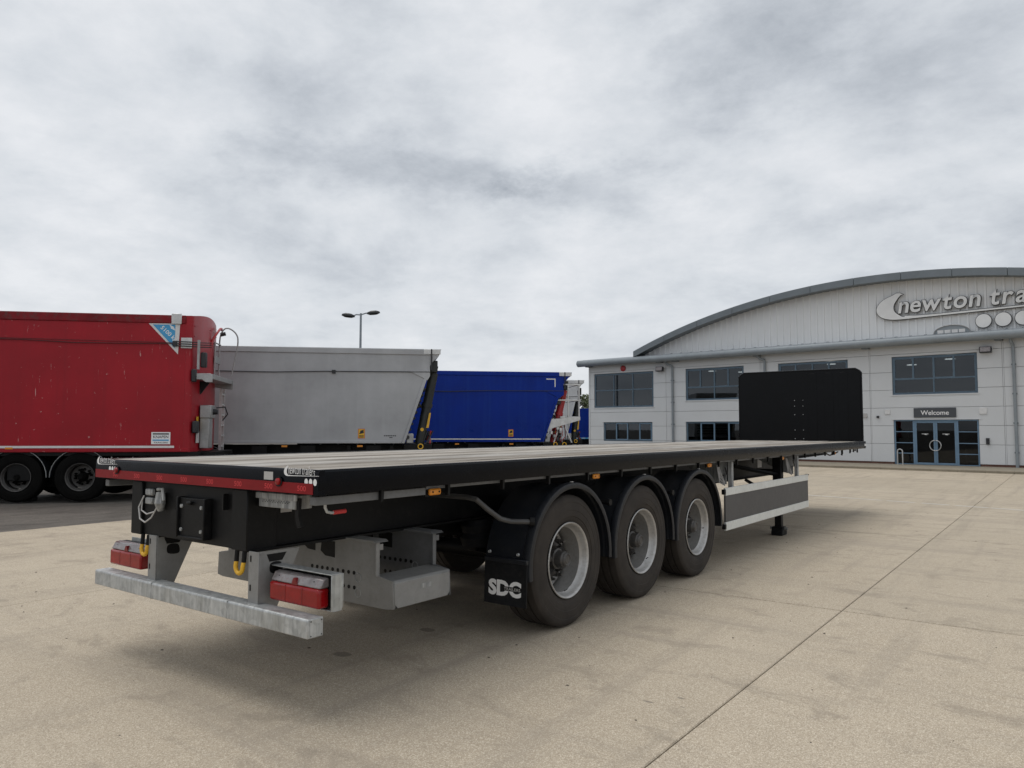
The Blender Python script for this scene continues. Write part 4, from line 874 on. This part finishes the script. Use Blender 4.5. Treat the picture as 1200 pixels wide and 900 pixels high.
BT = tipper('blue tipper trailer with a red front ram and white gantry platform', (-13.2, 19.1, 0), 'blue_body',
       ((3.62, 3.79), (3.60, 3.66), (3.28, 3.30), (3.30, 2.98), (3.04, 2.84), (2.45, 1.13)), -6.6, 3.03, 'ram_red', True, sticker=(1.16, 1.33), strip=True)
b = MB().box(2.62, 2.98, -.004, -.001, 3.50, 3.54); b.box(2.94, 2.98, -.004, -.001, 3.22, 3.50); b.build('corner_mark', 'strip_white', BT)
tipper('pale grey tipper trailer with hand rails, parked beyond the blue tipper', (-13.95, 27.3, 0), 'white_body',
       ((.40, 3.92), (.36, 3.78), (.06, 3.40), (.08, 3.10), (-.10, 2.95), (-.55, 1.15)), -9.4, 3.1, 'ram_dark', False)
FT = thing('box_trailer', 'plain blue box trailer far off beside the building corner', 'trailer', (-21.1, 40.3, 0), AZ)
MB().box(-9.5, 1.2, 0, 2.5, .98, 3.0).build('body', 'blue_body', FT, bevel=.02)
MB().box(-9.5, 1.2, -.012, -.001, .985, 1.08).build('bottom_rail', 'sign_blue', FT); b = MB()
for k in range(9): b.box(-2.0 + k * .4, -1.75 + k * .4, -.014, -.0125, 1.02, 1.06)
b.build('reflective_strip', 'strip_white', FT)
chassis(FT, -9.5, 1.0, .6, .978); bogie(FT, (-8.2, -6.9, -5.6), .02, 2.46); legs(FT, -.6)

# ------------------------------------------------------------------ office and workshop building
BR = R(-5.152)
B = thing('office_building', 'pale grey panelled office building with arched roof and blue framed windows', 'building', (-.0947, 34.4129, .1), BR)
SL, SR = -18.40, 13.2
ops = []        # openings (x0, x1, z0, z1, type)
ops.append((-18.05, -14.04, 2.79, 4.77, 'A'))
for c in (-10.36, -5.245, -.03, 5.2, 10.4): ops.append((c - 1.64, c + 1.64, 3.085, 4.77, 'B'))
ops.append((-17.39, -14.13, .86, 1.93, 'C'))
for c in (-10.38, -5.245, 5.2, 10.4): ops.append((c - 1.63, c + 1.63, .86, 1.93, 'C'))
ops.append((-1.66, 1.60, -.02, 1.955, 'D'))
rows = [.08, .90, 1.70, 2.50, 3.30, 4.10, 4.90, 5.34]; bays = [SL, -13.2, -7.80, -2.62, 2.55, 7.8, SR]
def cellpolys(x0, x1, z0, z1):
    o = [q for q in ops if q[0] < x1 and q[1] > x0 and q[2] < z1 and q[3] > z0]
    if not o: return [[(x0, z0), (x1, z0), (x1, z1), (x0, z1)]]
    a, b, c, d, _ = o[0]; gl = .02; a -= gl; b += gl; c -= gl; d += gl
    lowopen = c <= z0; upopen = d >= z1
    if lowopen and upopen:
        return [[(x0, z0), (a, z0), (a, z1), (x0, z1)], [(b, z0), (x1, z0), (x1, z1), (b, z1)]]
    if lowopen: return [[(x0, z0), (a, z0), (a, d), (b, d), (b, z0), (x1, z0), (x1, z1), (x0, z1)]]
    if upopen: return [[(x0, z0), (x1, z0), (x1, z1), (b, z1), (b, c), (a, c), (a, z1), (x0, z1)]]
    return [[(x0, z0), (x1, z0), (x1, c), (x0, c)], [(x0, d), (x1, d), (x1, z1), (x0, z1)], [(x0, c), (a, c), (a, d), (x0, d)], [(b, c), (x1, c), (x1, d), (b, d)]]
wall = MB().box(SL + .01, SL + .2, .13, 34, -.4, 5.3); wall.box(SR - .2, SR - .01, .13, 34, -.4, 5.3); wall.box(SL + .2, SR - .2, 33.8, 34, -.4, 5.3)
gp = .006
for i in range(len(bays) - 1):
    for j in range(len(rows) - 1):
        for pl_ in cellpolys(bays[i], bays[i + 1], rows[j], rows[j + 1]): wall.prism(pl_, 'y', .061, .125)
wall = wall.build('wall', 'core', B)
wins = {}
for i in range(len(bays) - 1):
    for j in range(len(rows) - 1):
        # panels of a bay meet at a cover strip .05 wide
        for pl_ in cellpolys(bays[i] + .03, bays[i + 1] - .03, rows[j] + gp, rows[j + 1] - gp):
            MB().prism(pl_, 'y', 0, .06).build('panel', 'facade', wall, bevel=.006)
for x in bays[1:-1]:
    for j in range(len(rows) - 1): MB().box(x - .022, x + .022, .012, .06, rows[j] + gp, rows[j + 1] - gp).build('cover_strip', 'facade', wall)
for x in (SL, SR): MB().box(x - .05, x + .03, -.03, .5, .05, 5.34).build('corner_trim', 'facade', wall, bevel=.01)
for sgn, x in ((-1, SL), (1, SR)):
    for j in range(len(rows) - 1):
        for k in range(6): MB().box(x - .045 if sgn < 0 else x - .008, x + .008 if sgn < 0 else x + .045, .51 + k * 5.5, .51 + (k + 1) * 5.5 - .02, rows[j] + gp, rows[j + 1] - gp).build('panel', 'facade', wall)
MB().box(SL, -1.70, .02, .06, -.45, .079).build('plinth', 'brick', B); MB().box(1.64, SR, .02, .06, -.45, .079).build('plinth', 'brick', B)
# windows
def bar(b, x0, x1, z0, z1, y0=.05, y1=.11): b.box(x0, x1, y0, y1, z0, z1)
for (x0, x1, z0, z1, ty) in ops:
    t_ = .055; fm = 'frame_light' if ty == 'D' else 'frame'
    if ty == 'D': continue
    b = MB(); bar(b, x0, x1, z0, z0 + t_); bar(b, x0, x1, z1 - t_, z1); bar(b, x0, x0 + t_, z0 + t_, z1 - t_); bar(b, x1 - t_, x1, z0 + t_, z1 - t_)
    b.box(x0 - .018, x0, .055, .2, z0, z1); b.box(x1, x1 + .018, .055, .2, z0, z1)
    w_ = b.build('window', 'frame', B, bevel=.004)
    cells = []
    if ty == 'A':
        zm = 3.80; xc = [x0 + t_ + (x1 - x0 - 2 * t_) * k / 3 for k in range(4)]
        cells = [(xc[k], xc[k + 1], z0 + t_, zm) for k in range(3)] + [(xc[k], xc[k + 1], zm, z1 - t_) for k in range(3)]
    if ty == 'B':
        zm = 3.77; xc = [x0 + t_ + (x1 - x0 - 2 * t_) * k / 4 for k in range(5)]
        cells = [(xc[2 * k], xc[2 * k + 2], z0 + t_, zm) for k in range(2)] + [(xc[k], xc[k + 1], zm, z1 - t_) for k in range(4)]
    if ty == 'C':
        xc = [x0 + t_ + (x1 - x0 - 2 * t_) * k / 4 for k in range(5)]; cells = [(xc[k], xc[k + 1], z0 + t_, z1 - t_) for k in range(4)]
    for ci, (a, b_, c, d) in enumerate(cells):
        tt = .028
        if (ty == 'B' and ci in (2, 4)) or (ty == 'C' and ci in (1, 3)): tt = .05
        fb = MB(); y0, y1 = (.042, .10)
        fb.box(a, b_, y0, y1, c, c + tt); fb.box(a, b_, y0, y1, d - tt, d); fb.box(a, a + tt, y0, y1, c + tt, d - tt); fb.box(b_ - tt, b_, y0, y1, c + tt, d - tt)
        fb.build('sash', 'frame_light' if tt > .04 and ty == 'C' else 'frame', w_)
        MB().box(a + tt, b_ - tt, .075, .083, c + tt, d - tt).build('pane', 'glass', w_)
    if ty in 'AB': MB().box(x0 - .07, x1 + .07, -.03, .055, z0 - .055, z0 - .005).build('sill', 'facade', w_, bevel=.004)
    else: MB().box(x0 - .07, x1 + .07, -.02, .05, z1 + .004, z1 + .03).build('drip_trim', 'facade', w_)
# entrance
x0, x1, z0, z1 = -1.66, 1.60, -.02, 1.955
E_ = MB()
for a, b_ in ((x0, x0 + .05), (-.915, -.84), (.775, .85), (x1 - .05, x1)): E_.box(a, b_, .04, .11, z0, z1)
E_.box(x0 + .05, -.915, .045, .105, z1 - .05, z1); E_.box(-.84, .775, .045, .105, z1 - .06, z1); E_.box(.85, x1 - .05, .045, .105, z1 - .05, z1)
E_.box(x0 - .018, x0, .055, .3, z0, z1); E_.box(x1, x1 + .018, .055, .3, z0, z1)
E_ = E_.build('entrance', 'frame_light', B, bevel=.004)
for a, b_ in ((x0 + .05, -.915), (.85, x1 - .05)):
    zz_ = [.0, .47, .93, 1.42, 1.905]
    for k in range(4):
        MB().box(a, b_, .05, .10, zz_[k], zz_[k] + .035).build('transom', 'frame_light', E_)
        MB().box(a, b_, .07, .078, zz_[k] + .035, zz_[k + 1]).build('pane', 'glass_clear', E_)
for a, b_ in ((-.84, -.035), (-.03, .775)):
    d_ = MB(); tt = .075
    d_.box(a, b_, .05, .10, 0.0, .09); d_.box(a, b_, .05, .10, 1.82, 1.893); d_.box(a, a + tt, .05, .10, .09, 1.82); d_.box(b_ - tt, b_, .05, .10, .09, 1.82)
    d_ = d_.build('door', 'frame_light', E_, bevel=.004)
    MB().box(a + tt, b_ - tt, .07, .078, .09, 1.82).build('pane', 'glass_clear', d_)
    xm = (a + b_) / 2; q = MB()
    for k in range(6): q.box(xm - .13 + k * .045, xm - .10 + k * .045, .066, .0685, 1.33 - .012 * (k in (2, 3)), 1.355)
    q.box(xm - .02, xm + .08, .066, .0685, 1.30, 1.318); q.build('door_print', 'white', d_)
    cxr = -.0325; sg_ = -1 if b_ < 0 else 1
    arc = [(cxr + sg_ * (.02 + .20 * math.sin(math.pi * t / 12)), -.02, .84 + .22 * math.cos(math.pi * t / 12)) for t in range(13)]
    MB().tube([(arc[0][0], .05, arc[0][2])] + arc + [(arc[-1][0], .05, arc[-1][2])], .018, 8).build('door_handle', 'steel', d_)
MB().box(x0 - .10, x1 + .12, -.02, .05, 1.962, 1.99).build('drip_trim', 'facade', E_)
sg = MB().box(-.84, .80, -.05, -.003, 2.06, 2.475).build('welcome_sign', 'charcoal', None, bevel=.004)
sg.location = (-.0947, 34.4129, .1); sg.rotation_euler = (0, 0, BR); tag(sg, 'charcoal sign reading Welcome above the glass entrance doors', 'sign')
v, f = text2d('Welcome', 1.0, .012, 0); MB().add(*sheet(fit2d(v, -.56, .53, 2.165, 2.365), f, (0, -.0525, 0), (1, 0, 0), (0, 0, 1))).build('lettering', 'white', sg)
# interior
I_ = MB().box(SL + .3, SR - .3, 6.0, 6.1, -.1, 5.2); I_.box(SL + .3, SR - .3, .3, 6.0, -.12, -.03); I_.box(SL + .3, SR - .3, .3, 6.0, 2.1, 2.68); I_.box(SL + .3, SR - .3, .3, 6.0, 5.0, 5.2)
for x in (-13.4, -7.8, -2.6, 2.6, 7.8): I_.box(x - .06, x + .06, .3, 6.0, 2.69, 4.99); I_.box(x - .06, x + .06, .3, 6.0, -.02, 2.09)
I_.build('interior', 'interior', B)
fb = MB()
for k in range(26):
    x = random.uniform(SL + 1, 3); zf = random.choice((-.02, 2.69)); y = random.uniform(1.2, 4.5); hh = random.uniform(.6, 1.5); wd = random.uniform(.3, .9)
    fb.box(x, x + wd, y, y + .4, zf, zf + hh)
fb.build('office_furniture', 'interior', B)
for (x, y, z) in ((-14.9, 2.6, 4.82), (-11.55, 2.2, 4.80), (-10.35, 3.4, 4.76), (-9.05, 2.2, 4.84), (-5.2, 2.6, 4.86), (-1.45, 2.4, 4.60), (.15, 2.4, 4.78), (5.2, 2.4, 4.8)):
    c_ = MB().lathe_x([(0, 0), (0, .21), (.03, .21), (.03, 0)], 16); c_.v = [(x + v_[1], y + v_[2] * .8, z - .03 + v_[0]) for v_ in c_.v]; c_.build('ceiling_light', 'light', B, fixn=True)
# roof: eave tube, gable cladding, arch
ty0, tz0 = -.50, 5.42
MB().tube([(SL - .50, ty0, tz0 + .0), (SL - .47, ty0, tz0), (SR + .8, ty0, tz0), (SR + .83, ty0, tz0)], [.16, .195, .195, .16], 24).build('eave_tube', 'tube', B, ang=50)
for k in range(8):
    x = SL + .3 + k * 4.3; MB().tube([(x, ty0, tz0), (x + .03, ty0, tz0)], .1975, 24).build('tube_joint', 'tube', B)
MB().box(SL - .2, SR + .2, -.50, .08, 5.36, 5.42).build('soffit', 'roof_steel', B)
MB().box(SL - .25, SR + .25, -.34, .6, 5.60, 5.64).build('gutter', 'tube', B)
for x in (SL + .1, -13.5, -12.5, -7.9, -2.72, 2.45, 7.8, 12.6): MB().box(x - .13, x + .13, -.42, -.004, 5.20, 5.36).build('eave_bracket', 'roof_steel', B, bevel=.01)
AC, AR, AZc = -2.05, 33.3, 8.50 - 33.3
def arch(x, off=0): return AZc + math.sqrt((AR + off) ** 2 - (x - AC) ** 2)
A0, A1 = -14.95, 10.85
# ribbed cladding
gb = MB(); x = A0 + .35; pr = []; pitch = .333
while x < A1 - .35: pr += [(x, 0), (x + .225, 0), (x + .240, -.055), (x + .318, -.055)]; x += pitch
yg = .10; vs_ = []
for (px, d_) in pr: vs_ += [(px, yg + d_, 5.45), (px, yg + d_, max(5.47, arch(px) - .28))]
gb.add(vs_, [(2 * i, 2 * i + 2, 2 * i + 3, 2 * i + 1) for i in range(len(pr) - 1)]); gb.build('gable_cladding', 'cladding', B, fixn=False, ang=20)
for k in range(40): MB().box(A0 + 2 + k * .6, A0 + 2.12 + k * .6, .02, .07, 5.645, 5.70).build('flashing_tab', 'roof_steel', B)
nseg = 13
for k in range(nseg):
    xa = A0 + (A1 - A0) * k / nseg + .006; xb_ = A0 + (A1 - A0) * (k + 1) / nseg - .006; n = 6
    xs_ = [xa + (xb_ - xa) * q / n for q in range(n + 1)]
    poly = [(q, arch(q)) for q in xs_] + [(q, arch(q) - .34) for q in xs_[::-1]]
    MB().prism(poly, 'y', -.62, -.56).build('fascia', 'roof_steel', B, bevel=.012)
n = 60; xs_ = [A0 + (A1 - A0) * q / n for q in range(n + 1)]
poly = [(q, arch(q) - .012) for q in xs_] + [(q, arch(q) - .30) for q in xs_[::-1]]
MB().prism(poly, 'y', -.555, 34.2).build('roof', 'roof_steel', B)
MB().box(SL, A0 + 1.2, .10, 33.9, 5.345, 5.60).build('flat_roof', 'roof_steel', B); MB().box(A1 - 1.2, SR, .10, 33.9, 5.345, 5.60).build('flat_roof', 'roof_steel', B)
# downpipes
for x, wv in ((2.93, 0), (-12.78, 1), (-7.55, 1), (7.9, 0)):
    pth = [(x - (.28 if wv else .05), -.28, 5.42), (x - (.28 if wv else .05), -.28, 5.17), (x - (.2 if wv else .03), -.2, 5.08), (x, -.10, 4.98), (x, -.075, 4.85), (x, -.075, -.02)]
    dp = MB().tube(pth, .062, 10).build('downpipe', 'tube', B)
    for z in (4.2, 3.0, 1.8, .6): MB().box(x - .08, x + .08, -.12, -.002, z - .03, z + .03).build('pipe_bracket', 'roof_steel', dp)
# wall fittings as things of their own
def fit(name, label, cat, group=None):
    return thing(name, label, cat, (-.0947, 34.4129, .1), BR, group)
for x, lab in ((-13.5, 'black framed floodlight on the facade beside the corner window'), (1.98, 'black framed floodlight on the facade above the entrance')):
    t_ = fit('floodlight', lab, 'floodlight', 'floodlights on the facade')
    MB().prism([(-.30, 4.74), (-.12, 4.72), (-.10, 4.96), (-.24, 4.99)], 'x', x - .22, x + .22).build('housing', 'black_print', t_, bevel=.015)
    MB().prism([(-.306, 4.77), (-.302, 4.77), (-.248, 4.965), (-.252, 4.967)], 'x', x - .185, x + .185).build('lens', 'clear_lens', t_)
    MB().box(x - .04, x + .04, -.10, -.002, 4.80, 4.88).build('arm', 'black_print', t_)
for x, s_, lab in ((-1.92, .22, 'small square white wall plate at the pier side of the entrance'), (1.79, .28, 'larger square white wall plate on the downpipe side of the entrance')):
    tag(MB().box(x - s_ / 2, x + s_ / 2, -.035, -.002, 2.32 - s_ / 2, 2.32 + s_ / 2).build('wall_plate', 'strip_white', None, bevel=.012), lab, 'plate').matrix_world = B.matrix_basis.copy()
o = MB().lathe_x([(0, 0), (.0, .17), (.05, .17), (.07, .13), (.07, 0)], 20); o.v = [(-16.0 + v_[1], -.004 - v_[0], 5.03 + v_[2]) for v_ in o.v]
o = o.build('alarm_bell', 'ram_red', None, fixn=True); tag(o, 'round red alarm bell above the corner window', 'bell'); o.matrix_world = B.matrix_basis.copy()
o = MB().box(1.86, 1.98, -.07, -.002, .92, 1.18); o.cyl((1.92, -.07, 1.10), (1.92, -.085, 1.10), .03, .03, 10); o = o.build('intercom', 'black_print', None, bevel=.012); tag(o, 'small black intercom on the panel right beside the entrance', 'intercom'); o.matrix_world = B.matrix_basis.copy()
o = MB().box(-2.95, -2.78, -.05, -.002, 2.07, 2.27).build('meter_box', 'label', None, bevel=.01); tag(o, 'small grey box on the facade pier beside the entrance', 'box'); o.matrix_world = B.matrix_basis.copy()
o = MB().lathe_x([(0, 0), (0, .06), (.10, .05), (.10, 0)], 14); o.v = [(-2.32 + v_[1], -.004 - v_[0], 2.10 + v_[2]) for v_ in o.v]; o = o.build('wall_spout', 'black_print', None, fixn=True); tag(o, 'round black wall spout between grey box and white plate', 'spout'); o.matrix_world = B.matrix_basis.copy()
t_ = fit('hand_rail', 'stainless steel hoop rail standing on the paving at the entrance', 'rail')
MB().tube([(-1.32, -.9, -.02), (-1.32, -.9, .58)] + [(-1.22 - .10 * math.cos(math.pi * k / 8), -.9, .58 + .10 * math.sin(math.pi * k / 8)) for k in range(1, 8)] + [(-1.12, -.9, .58), (-1.12, -.9, -.02)], .026, 10).build('hoop', 'steel', t_)
for x in (-1.32, -1.12): MB().cyl((x, -.9, -.015), (x, -.9, .0), .05, .05, 12).build('base_flange', 'steel', t_)
# roof vent peeping over the tube
t_ = fit('roof_vent', 'low pale curved roof vent behind the eave tube below the logo', 'vent')
vs_ = [(.78 + .68 * math.cos(math.pi * k / 16), 5.66 + .34 * math.sin(math.pi * k / 16)) for k in range(17)]
MB().prism(vs_, 'y', -.24, .05).build('hood', 'tube', t_)
MB().tube([(a, -.25, b_) for a, b_ in vs_], .025, 6).build('hood_trim', 'alu', t_)
for k in range(4): MB().box(.24 + k * .27, .47 + k * .27, -.265, -.245, 5.66, 5.80).build('slat', 'strip_white', t_)
# logo sign: crescent, letters, discs
S_ = thing('logo_sign', 'raised silver newton trailers lettering with crescent on the gable', 'sign', (-.0947, 34.4129, .1), BR)
def raised(vs2, fs, name, back=None, d=.12):
    v, f = solid2d(vs2, fs, d); b = MB()
    b.add([(a, .02 - c, 6.47 + z) for a, z, c in v], f); nf = len(fs)
    if back: b.add([(a, -.045, 6.47 + z) for a, z in back[0]], back[1])      # dark copy a little larger than the face, painted in for the shadow gap
    o = b.build(name, 'sign_face', S_, ang=30); me = o.data; me.materials.append(M['sign_edge_shade'])
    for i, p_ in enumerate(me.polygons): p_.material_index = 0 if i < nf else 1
    return o
def grow(poly, r):
    n = len(poly); out = []; ar = sum(poly[i][0] * poly[(i + 1) % n][1] - poly[(i + 1) % n][0] * poly[i][1] for i in range(n)); sg = 1 if ar > 0 else -1
    for i in range(n):
        a, b = Vector(poly[i - 1]), Vector(poly[(i + 1) % n]); t = b - a
        if t.length < 1e-6: out.append(tuple(poly[i])); continue
        t.normalize(); out.append((poly[i][0] + t.y * r * sg, poly[i][1] - t.x * r * sg))
    return out
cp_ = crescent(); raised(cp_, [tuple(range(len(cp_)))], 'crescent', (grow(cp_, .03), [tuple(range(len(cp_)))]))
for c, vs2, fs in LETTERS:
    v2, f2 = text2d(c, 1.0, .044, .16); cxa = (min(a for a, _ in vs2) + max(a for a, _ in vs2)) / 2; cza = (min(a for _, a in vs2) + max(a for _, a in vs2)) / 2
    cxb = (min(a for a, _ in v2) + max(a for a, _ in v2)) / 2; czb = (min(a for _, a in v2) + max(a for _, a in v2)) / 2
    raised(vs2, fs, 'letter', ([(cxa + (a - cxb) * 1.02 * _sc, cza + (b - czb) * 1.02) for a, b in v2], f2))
for q in range(3):
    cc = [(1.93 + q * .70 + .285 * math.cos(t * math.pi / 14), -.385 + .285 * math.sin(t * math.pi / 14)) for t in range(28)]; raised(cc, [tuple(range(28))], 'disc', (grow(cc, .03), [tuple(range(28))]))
# pavement in front of the building
pv = struct(MB().box(SL - 3, SR + 6, -3.45, .02, -.09, -.006).build('pavement', 'paving')); pv.location = (-.0947, 34.4129, .1); pv.rotation_euler = (0, 0, BR)
x = SL - 3
while x < SR + 5.9:
    MB().box(x + .003, x + .911, -3.58, -3.455, -.12, -.004).build('kerb_stone', 'paving', pv, bevel=.012); x += .915
for k in range(0): pass

# ------------------------------------------------------------------ lamp post and tree
LP = thing('lamp_post', 'tall grey lamp post with two oval heads behind the grey tipper', 'lamp post', (-25.74, 24.52, 0), AZ)
lz = 7.80
MB().tube([(0, 0, 0), (0, 0, 1.2), (0, 0, 1.21), (0, 0, lz)], [.13, .13, .08, .055], 12).build('pole', 'tube', LP)
for s, zh in ((-1, -.15), (1, .03)):
    ar = MB().tube([(0, 0, lz - .08), (s * .25, 0, lz + zh * .5), (s * .40, 0, lz + zh)], .035, 8).build('arm', 'tube', LP)
    n = 14; vs_ = []; fs_ = []; tilt = .10
    for (k, r) in ((-.09, .55), (-.02, 1.0), (.07, .9), (.13, .45)):
        vs_ += [(s * (.66) + .36 * r * math.cos(2 * math.pi * i / n), .17 * r * math.sin(2 * math.pi * i / n), lz + zh + k + tilt * .36 * r * math.cos(2 * math.pi * i / n) * s) for i in range(n)]
    for j in range(3): fs_ += [(j * n + i, j * n + (i + 1) % n, (j + 1) * n + (i + 1) % n, (j + 1) * n + i) for i in range(n)]
    fs_ += [tuple(range(n))[::-1], tuple(range(3 * n, 4 * n))]
    MB().add(vs_, fs_).build('lamp_head', 'ram_dark', LP, fixn=True)
def tree(label, loc, h, rad):
    t_ = thing('tree', label, 'tree', loc)
    tk = MB().tube([(0, 0, 0), (.05, .03, h * .3), (-.05, .05, h * .6)], [.22, .16, .09], 9)
    for k in range(7):
        a = k * .9; tk.tube([(0, .03, h * (.25 + .04 * k)), (rad * .4 * math.cos(a), rad * .4 * math.sin(a), h * (.45 + .05 * k)), (rad * .7 * math.cos(a), rad * .7 * math.sin(a), h * (.52 + .06 * k))], [.08, .05, .02], 6)
    tk.build('trunk', 'bark', t_)
    cl_ = [(random.gauss(0, rad * .42), random.gauss(0, rad * .42), h * random.uniform(.38, .98), random.uniform(.35, .7)) for k in range(46)]
    b = MB()
    for (x, y, z, r) in cl_:
        for k in range(110):
            d_ = Vector((random.gauss(0, 1), random.gauss(0, 1), random.gauss(0, .8))).normalized() * r * random.uniform(.4, 1.0)
            c_ = Vector((x, y, z)) + d_; u = Vector((random.gauss(0, 1), random.gauss(0, 1), random.gauss(0, 1))).normalized(); w_ = u.orthogonal().normalized(); s_ = random.uniform(.06, .12)
            b.add([c_ - u * s_, c_ + w_ * s_ * .6, c_ + u * s_, c_ - w_ * s_ * .6], [(0, 1, 2, 3)])
    b.build('crown', 'leaf', t_)
tree('bushy green tree showing above the far blue box trailer', (-25.9, 49.2, 0), 4.35, 1.9)
